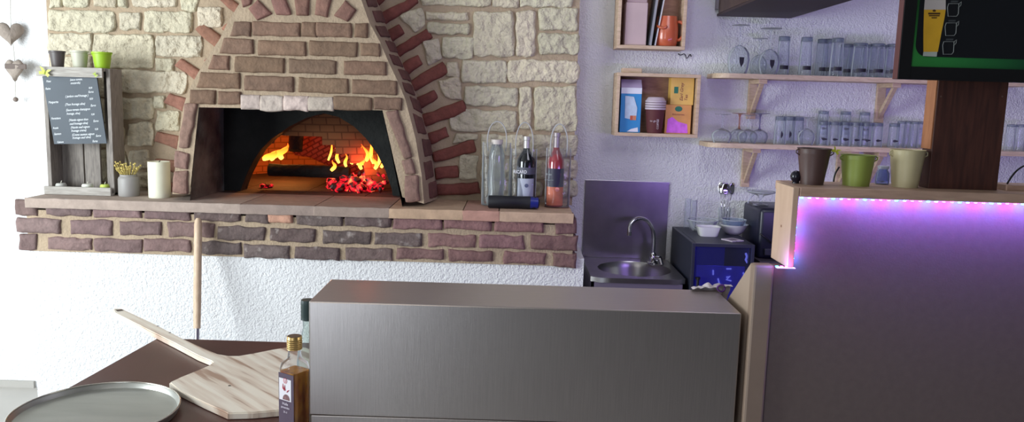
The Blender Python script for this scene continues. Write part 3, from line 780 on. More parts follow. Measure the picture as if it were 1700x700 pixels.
def wrap(t, name, r, z0, z1, a, mt, label=None):
    b = NB(); lathe(b, [(r*1.012, z0), (r*1.012, z1)], 16, a0=-PI/2-a, a1=-PI/2+a)
    return obj(name, b, mt, t, smooth=4, label=label)
t, r, h = bottle(872, 318, 212, 28, 'black bottle with a silver cap and grey label in the middle bag', mat('dark_bottle', (16, 18, 24), .12, coat=.5), (196, 192, 188), .68, .3)
wrap(t, 'neck_band', r, h*.46, h*.56, 1.35, mat('band_grey', (84, 86, 98), .5)); wrap(t, 'label', r, h*.03, h*.40, 1.0, mat('label_grey', (176, 180, 196), .6))
text('band_writing', 'RICARD', .021, (P(872, 0, Yb).x, Yb-r*1.03, zs+.005+h*.475), mat('ink_white', (228, 228, 232), .6), t, align='CENTER', sx=.82, bold=.02)
b = NB(); bmesh.ops.create_circle(b, cap_ends=True, radius=.009, segments=16, matrix=Matrix.Translation((.004, -r*1.02-.001, h*.30)) @ Matrix.Rotation(PI/2, 4, 'X')); obj('label_crest', b, mat('ink_blue', (84, 88, 120), .6), t)
t, r, h = bottle(921, 325, 212, 25, 'pink wine bottle with dark and orange label in the rightmost bag', mat('rose_wine', (150, 58, 66), .12, coat=.5), (168, 158, 160), .64, .34)
wrap(t, 'label', r, h*.27, h*.52, 1.3, mat('label_navy', (40, 38, 62), .5)); wrap(t, 'lower_label', r, h*.02, h*.27, 1.3, mat('label_orange', (214, 112, 72), .5, var=.15, vscale=30))
for i, s in enumerate(('Rose', 'de Provence')):
    text('label_writing', s, .013 if i == 0 else .008, (P(921, 0, Yb).x, Yb-r*1.03, zs+.005+h*(.43-.07*i)), mat('ink_pale', (180, 190, 190), .6), t, align='CENTER')
b = NB(); bmesh.ops.create_circle(b, cap_ends=True, radius=.010, segments=16, matrix=Matrix.Translation((.008, -r*1.02-.001, h*.24)) @ Matrix.Rotation(PI/2, 4, 'X')); obj('fruit_print', b, mat('print_pink', (226, 140, 140), .6), t)
# black case lying in front
Yk = 3.60; S2 = Yk/F
a0 = P(811, 326, Yk); a1 = P(897, 330, Yk)
t = thing('pocket_torch', 'black cylindrical torch with a blue end lying in front of the bottles', 'torch', ((a0.x+a1.x)/2, Yk, zs))
L = (a1.x-a0.x)/2; r = 10.5*S2
b = NB(); tube(b, [(-L, 0, r), (-L+.004, 0, r), (0, 0, r), (0.001, 0, r*1.0), (L*.6, 0, r), (L*.8, 0, r*.98), (L*.97, 0, r*.9)], [r*.94, r, r, r*.97, r*1.02, r*1.02, r*.7], 24)
obj('barrel', b, mat('torch_black', (20, 21, 28), .6), t, smooth=.8)
b = NB(); tube(b, [(L*.62, -.004, r*1.03), (L*.92, -.004, r)], [r*.985, r*.88], 20); obj('end_cap', b, mat('torch_blue', (26, 36, 120), .35), t, smooth=.8)
t.location.z += .0012

# ------------------------------------------------------------------ wooden boxes on the wall
YBX = 3.86
def wall_box(x0, y0, x1, y1, label, base_px):
    a, c = P(x0, y0, YBX), P(x1, y1, YBX)
    X0, X1, Z0, Z1 = a.x, c.x, c.z, a.z; th = .016
    t = thing('wooden_box', label, 'box shelf', ((X0+X1)/2, YW-.001, Z0), group='pine box shelves on the wall')
    for nm, q in (('top_board', (X0, X1, Z1-th, Z1)), ('bottom_board', (X0, X1, Z0, Z0+th)), ('side_board', (X0, X0+th, Z0+th, Z1-th)), ('side_board', (X1-th, X1, Z0+th, Z1-th))):
        b = NB(); box(b, q[0], q[1], YBX, YW-.012, q[2], q[3], .0015); obj(nm, b, PINE, t, True)
    b = NB(); box(b, X0, X1, YW-.012, YW-.001, Z0, Z1); obj('back_board', b, wood('box_back', (150, 112, 92), (172, 132, 108), (3, 3, 12), .7), t, True)
    return t, X0+th, X1-th, Z0+th, Z1-th
t1, ux0, ux1, uz0, uz1 = wall_box(1030, -60, 1137, 83, 'tall pine box shelf at the top, holding a terracotta mug', 0)
t2, lx0, lx1, lz0, lz1 = wall_box(1025, 120, 1158, 229, 'lower pine box shelf holding a blue carton, paper cups and tea boxes', 0)
def at_px(px, Y, z): return Vector((P(px, 100, Y).x, Y, z))
S = 3.92/F
# upper box: paper bag, two folders, mug
xa, xb = P(1036, 50, 3.92).x, P(1072, 50, 3.92).x
t = thing('paper_packet', 'tall pale pink paper packet on the left in the upper box shelf', 'packet', ((xa+xb)/2, 3.925, uz0))
b = NB(); box(b, xa-t.location.x, xb-t.location.x, -.04, .04, 0, .20, .004); obj('packet', b, mat('pink_paper', (196, 172, 172), .8, var=.06, vscale=10), t)
b = NB(); box(b, xa-t.location.x+.004, xb-t.location.x-.004, -.036, .036, .20, .26, .004); obj('folded_top', b, mat('pink_paper_top', (178, 152, 156), .8), t)
for i, (p0, p1, w_, col, lb) in enumerate(((1075, 1089, .012, (150, 150, 156), 'grey magazine leaning beside the paper packet in the upper box shelf'), (1083, 1101, .006, (214, 212, 214), 'thin white magazine leaning on the grey one, beside the mug'))):
    a0 = at_px(p0, 3.92, uz0+.001); a1 = Vector((P(p1, 0, 3.92).x, 3.92, uz0+.25))
    t = thing('magazine', lb, 'magazine', a0, group='magazines in the upper box')
    d_ = a1-a0; b = NB()
    prism(b, [Vector((-w_*.5, -.055, .002)), Vector((w_*.5, -.055, .0)), Vector((d_.x+w_*.5, -.055, d_.z)), Vector((d_.x-w_*.5, -.055, d_.z))], (0, .11, 0))
    obj('pages', b, mat('mag_%d' % i, col, .35), t)
    b = NB(); prism(b, [Vector((-w_*.5-.002, -.056, .002)), Vector((-w_*.5, -.056, .002)), Vector((d_.x-w_*.5, -.056, d_.z)), Vector((d_.x-w_*.5-.002, -.056, d_.z))], (0, .112, 0))
    obj('cover', b, mat('mag_cover_%d' % i, (60, 64, 70), .4), t)
mx = P(1106, 60, 3.91).x
t = thing('ceramic_mug', 'terracotta orange ceramic mug with a handle in the upper box shelf', 'mug', (mx, 3.91, uz0))
b = NB(); lathe(b, [(0, 0), (.042, 0), (.050, .006), (.055, .04), (.055, .085), (.048, .125), (.046, .140), (.042, .140), (.044, .12), (.050, .08), (.046, .01), (0, .01)], 32); TERRA = mat('terracotta', (196, 96, 62), .3, coat=.4); obj('body', b, TERRA, t, smooth=.8)
b = NB(); tube(b, bez((.048, -.015, .115), (.092, -.03, .125), (.085, -.03, .03), (.05, -.015, .03), 14), .0075, 10); obj('handle', b, TERRA, t, smooth=4)
b = NB(); tube(b, bez((-.046, -.03, .095), (-.055, -.055, .085), (-.02, -.062, .075), (-.01, -.055, .09), 10), .006, 8); obj('relief', b, TERRA, t, smooth=4)
# lower box
YC2 = 3.91
def carton(px0, px1, h, label):
    a, c = P(px0, 200, 3.90).x, P(px1, 200, 3.90).x; x = (a+c)/2; w2 = (c-a)/2
    t = thing('drink_carton', label, 'carton', (x, 3.93, lz0))
    b = NB(); box(b, -w2, w2, -.035, .035, 0, h, .001); obj('body', b, mat('carton_blue', (52, 140, 200), .4), t)
    b = NB(); prism(b, [(-w2, -.035, h), (-w2, .035, h), (-w2, .012, h+.04), (-w2, -.004, h+.04)], (2*w2, 0, 0)); obj('gable', b, mat('carton_gable', (176, 160, 190), .5), t)
    b = NB(); box(b, -w2, w2, -.0365, -.035, h-.028, h, 0); obj('white_band', b, mat('carton_white', (226, 226, 236), .5), t)
    b = NB(); poly(b, [(-w2*.55, -.0372, h*.32), (w2*.55, -.0372, h*.28), (w2*.62, -.0372, h*.55), (w2*.25, -.0372, h*.8), (-w2*.6, -.0372, h*.82)]); obj('picture', b, mat('carton_pic', (190, 206, 224), .5, var=.1, vscale=50), t)
    for i, (u, c_) in enumerate(((.1, (190, 90, 60)), (.4, (206, 130, 90)))):
        b = NB(); poly(b, [(w2*(u-.14), -.0376, h*.28), (w2*(u+.14), -.0376, h*.28), (w2*(u+.14), -.0376, h*.38), (w2*(u-.14), -.0376, h*.38)]); obj('print', b, mat('carton_print_%d' % i, c_, .5), t)
    b = NB(); poly(b, [(-w2*.3, -.0374, .004), (w2*.8, -.0374, .004), (w2*.75, -.0374, h*.12), (w2*.1, -.0374, h*.08)]); obj('white_wave', b, mat('carton_white', (226, 226, 236), .5), t)
carton(1029, 1063, .225*1.0 if False else .213, 'blue drink carton with a white top on the left in the lower box shelf')
cxp = P(1087, 200, 3.90).x
t = thing('paper_cup', 'stack of brown paper cups under white lids in the lower box shelf', 'cup', (cxp, 3.90, lz0))
b = NB(); lathe(b, [(0, 0), (.033, 0), (.036, .004), (.046, .112), (.047, .114), (.045, .115), (0, .114)], 30); obj('cup', b, mat('cup_brown', (96, 48, 50), .6), t, smooth=.6)
for i in range(4):
    b = NB(); z = .112+i*.0115; lathe(b, [(.045, z), (.0495, z+.001), (.0495, z+.009), (.046, z+.0105), (0, z+.0105)], 30); obj('cup_rim' if i < 3 else 'lid', b, mat('cup_white', (196, 180, 190), .5), t, smooth=.5)
b = NB(); lathe(b, [(.046, .157), (.040, .168), (.034, .172), (0, .170)], 30); obj('lid_top', b, mat('cup_white', (196, 180, 190), .5), t, smooth=.6)
text('cup_writing', 'COFFEE', .014, (cxp+.012, 3.90-.0445, lz0+.02), mat('cup_ink', (206, 190, 196), .6), t, (PI/2, -PI/2, 0))
text('cup_writing', 'to go', .014, (cxp-.03, 3.90-.0425, lz0+.055), mat('cup_ink', (206, 190, 196), .6), t)
def teabox(px0, px1, z, h, label, body, side_txt, patch=None):
    a, c = P(px0, 200, 3.90).x, P(px1, 200, 3.90).x; x = (a+c)/2; w2 = (c-a)/2
    t = thing('tea_box', label, 'tea box', (x, 3.935, z), group='tea boxes in the lower box')
    b = NB(); box(b, -w2, w2, -.035, .035, 0, h, .0012); obj('body', b, mat('tea_'+str(px0), body, .5, var=.12, vscale=16), t)
    G = mat('tea_green', (40, 110, 86), .5); y = -.0356
    if side_txt:
        b = NB(); box(b, -w2*.72, -w2*.36, y-.0005, y, h*.42, h*.66, 0); obj('logo', b, G, t)
        for i, s_ in enumerate(('Earl Grey', 'Tea')): text('tea_writing', s_, .022 if i == 0 else .020, (x+.004+i*.022, 3.935+y-.0006, z+h*.14), mat('tea_ink', (126, 50, 60), .6), t, (PI/2, -PI/2, 0), shear=.3)
    else:
        b = NB(); bmesh.ops.create_circle(b, cap_ends=True, radius=.016, segments=20, matrix=Matrix.Translation((0, y-.0004, h*.86)) @ Matrix.Diagonal((1.1, 1, .8, 1)) @ Matrix.Rotation(PI/2, 4, 'X')); obj('logo', b, G, t)
        text('tea_writing', 'Kräutertee', .013, (x, 3.935+y-.0006, z+h*.64), mat('tea_ink', (126, 50, 60), .6), t, align='CENTER')
        b = NB(); poly(b, [(-w2*.85, y-.0003, h*.03), (w2*.8, y-.0003, h*.03), (w2*.72, y-.0003, h*.34), (0, y-.0003, h*.42), (-w2*.45, y-.0003, h*.58), (-w2*.8, y-.0003, h*.5)]); obj('picture', b, mat('tea_pink', (206, 104, 216), .5, var=.2, vscale=40), t)
hb1 = (P(1128, 174, 3.9).z-lz0)
teabox(1104, 1147, lz0, hb1, 'orange tea box with a pink picture, bottom of the two in the lower box shelf', (214, 150, 84), False)
teabox(1111, 1149, lz0+hb1+.0005, P(1128, 129, 3.9).z-lz0-hb1, 'yellow tea box lettered sideways, standing on the pink pictured tea box', (222, 178, 92), True)
# small block on top of the lower box, small hook beside it
t = thing('wooden_block', 'small flat pine block lying on top of the lower box shelf', 'block', (P(1049, 112, 3.92).x, 3.93, lz1+.016))
b = NB(); w2 = 16*S; box(b, -w2, w2, -.03, .03, 0, 8*S, .003); obj('block', b, PINE, t)
hk = P(1138, 92, YW-.012)
t = thing('wire_hook', 'small dark curled wire hook on the white wall between the two box shelves', 'hook', hk)
b = NB(); tube(b, bez((-.034, .0115, .008), (-.02, -.01, -.012), (-.012, -.008, .02), (0, 0, 0), 12)+bez((.002, 0, -.003), (.006, -.008, -.04), (.02, -.01, .03), (.03, .0115, -.004), 12), .0022, 6); obj('wire', b, mat('dark_wire', (52, 48, 58), .5, .5), t)

# ------------------------------------------------------------------ glass shelves
def shelf(name, label, pxl, pyl, pxr, Yf, th, group):
    a = P(pxl, pyl, Yf); z1 = a.z; xr = P(pxr, pyl, Yf).x; x0 = a.x-.02
    t = thing(name, label, 'shelf', (x0, YW-.001, z1-th), group=group)
    rad = .07; pts = [Vector((xr, YW-.001, z1-th)), Vector((xr, Yf, z1-th))]
    for i in range(9):
        a_ = PI*1.5-PI/2*i/8; pts.append(Vector((x0+rad+rad*math.cos(a_), Yf+rad+rad*math.sin(a_), z1-th)))
    pts.append(Vector((x0, YW-.001, z1-th)))
    b = NB(); prism(b, pts, (0, 0, th)); obj('board', b, PINE_H, t, True)
    return t, z1
YSF = 3.80
su, zu = shelf('glass_shelf', 'upper pale pine wall shelf carrying upturned glasses', 1198, 121, 1720, YSF, .022, 'pine glass shelves')
sl_, zl = shelf('glass_shelf', 'lower pale pine wall shelf carrying upturned glasses', 1184, 237, 1740, YSF, .022, 'pine glass shelves')
def bracket(parent, px, py_top, z, h, dep=.15):
    x = P(px, py_top, YW).x; t = .02
    b = NB(); box(b, x-t, x+t, YW-.022, YW-.002, z-.022-h, z-.0225, .001); up = obj('bracket', b, PINE, parent, True)
    b = NB(); box(b, x-t, x+t, YW-.022-dep, YW-.023, z-.043, z-.0225, .001); obj('bracket_arm', b, PINE, up, True)
    b = NB(); y0, y1 = YW-.024, YW-.012-dep
    prism(b, [Vector((x-.009, y1, z-.044)), Vector((x-.009, y1+.026, z-.044)), Vector((x-.009, y0, z-.022-h+.05)), Vector((x-.009, y0, z-.022-h+.02))], (.018, 0, 0)); obj('bracket_brace', b, PINE, up, True)
bracket(su, 1249, 140, zu, .19); bracket(su, 1462, 140, zu, .19)
bracket(sl_, 1239, 250, zl, .20); bracket(sl_, 1440, 255, zl, .20); bracket(sl_, 1395, 255, zl, .20)

EMBL = mat('glass_emblem', (34, 32, 40), .5)
def tumbler(name, label, h, r0, r1, group, emb=None, base=.010, mt=None, loc=(0, 0, 0), rim=True):
    """upturned tumbler: rim (r1) on the shelf, base (r0) up"""
    t = thing(name, label, 'glass', loc, group=group)
    b = NB(); lathe(b, [(r1-.0016, .0008), (r1, 0), (r0+(r1-r0)*.5, h*.5), (r0, h-.002), (r0-.003, h), (r0-.010, h-.003), (0, h-.003)], 20)
    lathe(b, [(0, h-base-.003), (r0-.003, h-base-.002), (r0+(r1-r0)*.5-.0018, h*.5), (r1-.0016, .0008)], 20)
    obj('bowl', b, mt or GLASS, t, smooth=.7)
    b = NB(); lathe(b, [(0, h-base*.9-.002), (r0*.93, h-base*.9-.002), (r0*.95, h-.004), (0, h-.0035)], 20); obj('base', b, clear('glass_base_'+name, (196, 202, 214), .12, 1., .1) if 'glass_base_'+name not in MATS else MATS['glass_base_'+name], t, smooth=.7)
    if emb:
        ez, eh, ea, sh = emb; b = NB(); rr = r1+(r0-r1)*ez+.0006
        if sh == 'band': lathe(b, [(rr, h*ez-eh*.5), (rr, h*ez+eh*.5)], 10, a0=-PI/2-ea, a1=-PI/2+ea)
        else:
            vs = []
            for k in range(14):
                a = 2*PI*k/14; vs.append(b.verts.new((rr*math.sin(ea*math.cos(a)), -rr*math.cos(ea*math.cos(a))-.0005, h*ez+eh*.5*math.sin(a)*(1+.4*math.cos(3*a)))))
            b.faces.new(vs)
        obj('emblem', b, EMBL, t)
    return t
def stemmed(name, label, h, rb, bowl, rf, loc, group, stem=None, emb=False):
    """upturned stem glass: bowl down, foot up"""
    t = thing(name, label, 'glass', loc, group=group)
    b = NB(); prof = [(rb*.78, 0), (rb*.92, bowl*.25), (rb, bowl*.5), (rb*.9, bowl*.75), (rb*.55, bowl*.94), (.006, bowl+.004)]
    lathe(b, prof, 24); lathe(b, [(max(0, r-.0016), z) for r, z in prof][::-1][1:]+[(rb*.78, 0)], 24); obj('bowl', b, GLASS, t, smooth=4)
    b = NB(); lathe(b, [(.007, bowl), (.0035, bowl+.015), (.0035, h-.02), (.008, h-.006), (rf, h-.002), (rf, h), (0, h)], 20); obj('stem', b, stem or GLASS, t, smooth=.9)
    if emb:
        b = NB(); vs = [b.verts.new((rb*1.02*math.sin(x), -rb*1.02*math.cos(x), z)) for x, z in ((-.22, bowl*.58), (.22, bowl*.58), (.18, bowl*.38), (0, bowl*.22), (-.18, bowl*.38))]; b.faces.new(vs); obj('emblem', b, EMBL, t)
    return t
def gx(px, Y): return P(px, 180, Y).x
G1 = 'upturned glasses on the upper shelf'; G2 = 'upturned glasses on the lower shelf'
YG, YG2 = 3.86, 3.94; S = YG/F
stemmed('balloon_glass', 'first upturned balloon glass at the left end of the upper shelf', 78*S, 18*S, 45*S, 14*S, (gx(1221, YG), YG, zu), G1, emb=True)
stemmed('balloon_glass', 'second upturned balloon glass from the left end of the upper shelf', 74*S, 17.5*S, 40*S, 17*S, (gx(1271, YG), YG, zu), G1, emb=True)
stemmed('balloon_glass', 'upturned balloon glass half hidden behind the second one on the upper shelf', 60*S, 14*S, 32*S, 12*S, (gx(1254, YG2), YG2, zu), G1)
tall = tumbler('beer_glass', 'tall upturned beer glass just right of the balloon glasses on the upper shelf', 62*S, 9*S, 10.5*S, G1, (.2, .018, .7, 'band'), .02, loc=(gx(1294, YG), YG, zu))
sp_ = [(1331, YG, 'tall upturned beer glass standing alone, second beer glass on the upper shelf'), (1358, YG2, 'upturned beer glass at the back, third beer glass on the upper shelf'),
       (1369, YG2-.01, 'upturned beer glass at the back, just before the fifth beer glass'), (1382, YG, 'upturned beer glass in front, fifth and last beer glass on the upper shelf')]
for px, Y, lb in sp_: dup(tall, (gx(px, Y), Y, zu), 0, lb)
sh = tumbler('pint_glass', 'upturned fluted pint glass in front, leftmost of the front row on the upper shelf', 55*S, 11*S, 12.5*S, G1, (.2, .016, .7, 'band'), .014, loc=(gx(1420, YG), YG, zu))
pl_ = ['upturned pint glass in front, second of the front row on the upper shelf', 'upturned pint glass in front, partly behind the beer board on the upper shelf']
for px, lb in zip((1448, 1475), pl_): dup(sh, (gx(px, YG), YG, zu), 0, lb)
for px, lb in zip((1399, 1412, 1436, 1463), ('leftmost', 'second', 'third', 'rightmost')): dup(sh, (gx(px, YG2), YG2, zu), 0, 'upturned pint glass, %s of the back row on the upper shelf' % lb)
# lower shelf
AMB = clear('amber_glass', (226, 160, 90), .15, .9, .06); VIO = clear('violet_glass', (150, 90, 190), .2, .9, .06)
stemmed('wine_glass', 'clear upturned wine glass, leftmost on the lower shelf', 47*S, 17*S, 22*S, 13*S, (gx(1201, YG), YG, zl), G2)
stemmed('wine_glass', 'upturned wine glass with an amber stem on the lower shelf', 49*S, 15*S, 22*S, 13*S, (gx(1229, YG2), YG2, zl), G2, AMB)
stemmed('wine_glass', 'clear upturned wine glass in front of the coloured stems on the lower shelf', 47*S, 17*S, 22*S, 13*S, (gx(1244, YG), YG, zl), G2)
stemmed('wine_glass', 'upturned wine glass with a violet stem on the lower shelf', 50*S, 15*S, 22*S, 16*S, (gx(1263, YG2-.02), YG2-.02, zl), G2, VIO)
w3 = tumbler('water_glass', 'upturned water glass, first right of the wine glasses on the lower shelf', 46*S, 9*S, 10*S, G2, (.35, .03, .2, 'oval'), .02, loc=(gx(1298, YG), YG, zl))
dup(w3, (gx(1312, YG2), YG2, zl), 0, 'upturned water glass, second right of the wine glasses on the lower shelf')
dup(w3, (gx(1327, YG2), YG2, zl), 0, 'upturned water glass, half behind the small balloon glass on the lower shelf')
stemmed('brandy_glass', 'small upturned brandy glass in the middle of the lower shelf', 46*S, 14*S, 26*S, 10*S, (gx(1342, YG), YG, zl), G2)
sm = tumbler('small_tumbler', 'small upturned emblem tumbler, first of the front row on the lower shelf', 40*S, 8.2*S, 8.8*S, G2, (.27, .010, .55, 'oval'), .017, loc=(gx(1370, YG), YG, zl))
ordn = ['second', 'third', 'fourth', 'fifth', 'sixth', 'seventh']
for px, o_ in zip((1388, 1406, 1424, 1442, 1460, 1488), ordn): dup(sm, (gx(px, YG), YG, zl), 0, 'small upturned emblem tumbler, %s of the front row on the lower shelf' % o_)
for px, o_ in zip((1368, 1405, 1437), ('left', 'middle', 'right')):
    dup(sm, (gx(px, YG2), YG2, zl), 0, 'small upturned tumbler carrying the %s raised tumbler on the lower shelf' % o_)
    dup(sm, (gx(px, YG2), YG2, zl+17*S), 0, '%s raised tumbler, stacked on another at the back of the lower shelf' % o_)
lg = tumbler('long_drink_glass', 'plain upturned long drink glass, first of four left of the brown post', 44*S, 7*S, 8*S, G2, None, .012, loc=(gx(1500, YG), YG, zl))
for px, Y, o_ in ((1512, YG2, 'second'), (1521, YG, 'third'), (1534, YG2, 'last')): dup(lg, (gx(px, Y), Y, zl), 0, 'plain upturned long drink glass, %s of four left of the brown post' % o_)
for px, o_ in ((1683, 'first'), (1699, 'second')): dup(lg, (gx(px, YG), YG, zl), 0, 'plain upturned long drink glass right of the brown post, %s from it' % o_)

# dark extractor cabinet at the top
a = P(1190, 27, YW); c = P(1312, 29, YW)
t = thing('wall_cabinet', 'dark brown wall cabinet seen from below above the glass shelves', 'cabinet', ((a.x+c.x)/2, YW-.001, a.z))
b = NB(); box(b, a.x, c.x, YW-.95, YW-.03, a.z+.012, a.z+.5); obj('body', b, wood('cabinet_wood', (66, 50, 44), (86, 66, 56), (3, 14, 3), .5), t, True)
b = NB(); box(b, a.x, c.x, YW-.96, YW-.001, a.z, a.z+.011); obj('bottom_panel', b, mat('cabinet_bottom', (58, 44, 46), .6), t, True)
b = NB(); box(b, a.x-.012, a.x-.0005, YW-.03, YW-.001, a.z+.03, a.z+.5); obj('wall_rail', b, mat('cabinet_rail', (120, 112, 120), .5), t, True)

# ------------------------------------------------------------------ sink
a = P(972, 298, YW-.01); c = P(1105, 430, YW-.01)
zk = c.z
yf = PZ(1040, 462, zk).y
X0, X1 = a.x, P(1108, 462, yf+.0).x
X1 = c.x+.005
sk = thing('sink_unit', 'stainless steel sink unit with a round basin right of the oven', 'sink', ((X0+X1)/2, (yf+YW)/2, 0))
cxs, cys = (X0+X1)/2+.012, (yf+YW)/2-.02; ra, rb_ = (X1-X0)*.405, (YW-yf)*.36
b = NB(); n = 40
inner = [Vector((cxs+ra*math.cos(2*PI*i/n), cys+rb_*math.sin(2*PI*i/n), zk)) for i in range(n)]
def sq(i):
    a_ = 2*PI*i/n; c_, s_ = math.cos(a_), math.sin(a_); k = 1/max(abs(c_)/((X1-X0)/2), abs(s_)/((YW-.01-yf)/2))
    return Vector(((X0+X1)/2+c_*k, (yf+YW-.01)/2+s_*k, zk))
outer = [sq(i) for i in range(n)]
vi = [b.verts.new(p) for p in inner]; vo = [b.verts.new(p) for p in outer]
vd = [b.verts.new(p+Vector((0, 0, -.022))) for p in outer]
levels = [(1.0, 0), (.985, -.004), (.96, -.03), (.9, -.09), (.7, -.125), (.3, -.135), (.0, -.136)]
rings = []
for s_, dz in levels[1:]:
    rings.append([b.verts.new(Vector((cxs+(p.x-cxs)*s_, cys+(p.y-cys)*s_, zk+dz))) for p in inner] if s_ else [b.verts.new((cxs, cys, zk+dz))])
for i in range(n):
    j = (i+1) % n
    b.faces.new([vi[i], vo[i], vo[j], vi[j]]); b.faces.new([vo[i], vd[i], vd[j], vo[j]])
    prev = vi
    for rg in rings:
        b.faces.new([prev[i], prev[j], rg[j], rg[i]] if len(rg) > 1 else [prev[i], prev[j], rg[0]]); prev = rg
obj('basin', b, STEEL_D, sk, True, smooth=.6)
b = NB(); box(b, X0+.002, X1-.002, yf+.006, YW-.012, .06, zk-.15); box(b, X0+.002, X1-.002, yf+.006, yf+.02, zk-.15, zk-.023); box(b, X0+.002, X0+.015, yf+.006, YW-.012, zk-.15, zk-.023); box(b, X1-.015, X1-.002, yf+.006, YW-.012, zk-.15, zk-.023); obj('cabinet', b, mat('sink_front', (150, 140, 160), .35, .7), sk, True)
b = NB(); box(b, X0+.02, X1-.02, yf-.002, yf+.006, .1, zk-.06, .002); obj('door', b, mat('sink_door', (144, 136, 156), .35, .7), sk, True)
b = NB(); box(b, X0+.03, X1-.03, yf+.03, YW-.03, 0, .06); obj('plinth', b, mat('plinth', (60, 60, 64), .6), sk, True)
b = NB(); box(b, X0, X1-.006, YW-.009, YW-.001, zk+.001, a.z, .0015); tag(obj('backsplash', b, STEEL_D, None, True, at=((X0+X1)/2, YW-.005, zk)), 'square stainless steel splash plate on the wall behind the sink', 'splashback')
# tap
tb = PZ(1083, 437, zk)
tp_ = thing('sink_tap', 'chrome swan neck tap on the back right of the sink', 'tap', (tb.x, tb.y, zk))
yT = tb.y
b = NB(); lathe(b, [(0, 0), (.026, 0), (.026, .006), (.019, .012), (.018, .045), (.012, .055), (0, .055)], 22); obj('base', b, CHROME, tp_, smooth=.7)
top = P(1065, 369, yT)-Vector((tb.x, yT, zk)); end = P(1044, 386, yT-.05)-Vector((tb.x, yT, zk))
pts = [(0, 0, .03), (.002, 0, .10)]+bez((.002, 0, .10), (.004, 0, top.z+.06), (end.x-.01, -.04, top.z+.05), (end.x, -.06, end.z), 20)[1:]
b = NB(); tube(b, pts, .0095, 14); obj('spout', b, CHROME, tp_, smooth=.9)
b = NB(); tube(b, [(end.x, -.06, end.z+.006), (end.x-.001, -.061, end.z-.012)], .0115, 14); obj('aerator', b, CHROME, tp_, smooth=.9)
b = NB(); tube(b, [(.012, -.012, .03), (.03, -.035, .03)], [.012, .014], 14); tube(b, [(.03, -.036, .03), (.036, -.06, .004)], [.011, .009], 12); obj('lever', b, CHROME, tp_, smooth=.9)

# ------------------------------------------------------------------ wine cooler and what stands on it
YC1, YC0 = 3.97, 3.50
zc1 = P(1200, 405, YC0).z
X0, X1 = P(1150, 405, YC0).x, P(1254, 405, YC0).x
DK = mat('cooler_black', (30, 34, 50), .45)
wc = thing('wine_cooler', 'dark wine cooler with a blue lit glass door right of the sink', 'cooler', ((X0+X1)/2, (YC0+YC1)/2, 0))
th = .018
b = NB(); box(b, X0, X0+th, YC0+.02, YC1, .03, zc1, .002); box(b, X1-th, X1, YC0+.02, YC1, .03, zc1, .002); box(b, X0+th, X1-th, YC0+.02, YC1, zc1-th, zc1); box(b, X0+th, X1-th, YC1-.02, YC1, .03, zc1-th); box(b, X0+th, X1-th, YC0+.02, YC1-.02, .03, .06)
obj('case', b, DK, wc, True)
b = NB(); box(b, X0+.03, X1-.03, YC0+.05, YC1-.05, 0, .03); obj('foot', b, BLACK, wc, True)
fr = .014
b = NB(); box(b, X0, X0+fr, YC0, YC0+.019, .04, zc1, .002); box(b, X1-fr, X1, YC0, YC0+.019, .04, zc1, .002); box(b, X0+fr, X1-fr, YC0, YC0+.019, zc1-fr, zc1); box(b, X0+fr, X1-fr, YC0, YC0+.019, .04, .05); df = obj('door_frame', b, mat('cooler_frame', (58, 60, 76), .35, .4), wc, True)
b = NB(); box(b, X0+fr, X1-fr, YC0+.006, YC0+.010, .05, zc1-fr); obj('door_glass', b, clear('smoked_glass', (150, 150, 190), .02, .9, .03), df, True)
b = NB(); box(b, X0+th+.001, X1-th-.001, YC1-.05, YC1-.021, .07, zc1-.02); obj('interior_back', b, mat('cooler_blue', (30, 30, 120), .6, emit=(24, 20, 190), es=.35), wc, True)  # own glow stands in for the cooler's blue lighting
zz = P(1200, 446, YC0).z
b = NB(); box(b, X0+th+.02, X1-th-.002, YC0+.06, YC0+.07, zz-.3, zz, .002); obj('lit_shelf_front', b, mat('cooler_violet', (90, 90, 200), .5, emit=(80, 70, 220), es=.6, var=.4, vscale=18), wc, True)  # glows by itself to stand in for the blue light inside
GLINT = glow('cooler_white_glint', (190, 200, 255), 2.2)  # bright glowing marks stand in for glints behind the cooler glass
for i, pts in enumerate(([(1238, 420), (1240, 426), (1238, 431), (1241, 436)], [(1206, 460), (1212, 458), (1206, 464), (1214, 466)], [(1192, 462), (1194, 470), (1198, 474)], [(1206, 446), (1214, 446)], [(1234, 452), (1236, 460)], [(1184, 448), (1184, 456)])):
    b = NB(); tube(b, [P(x, y, YC0+.055 if i else YC0+.045) for x, y in pts], .0035 if i else .005, 6); obj('painted_glint', b, GLINT, wc, True)
b = NB(); tube(b, [Vector((X0+.03, YC0-.012, zc1-.15)), Vector((X0+.03, YC0-.012, zc1-.40))], .006, 10); box(b, X0+.02, X0+.04, YC0-.012, YC0, zc1-.16, zc1-.15); obj('door_handle', b, BLACK, df, True)
lamp('cooler_led', 'POINT', ((X0+X1)/2, YC0+.15, zc1-.06), .6, (.15, .12, 1), .03)

def ctop(px, py): return PZ(px, py, zc1)
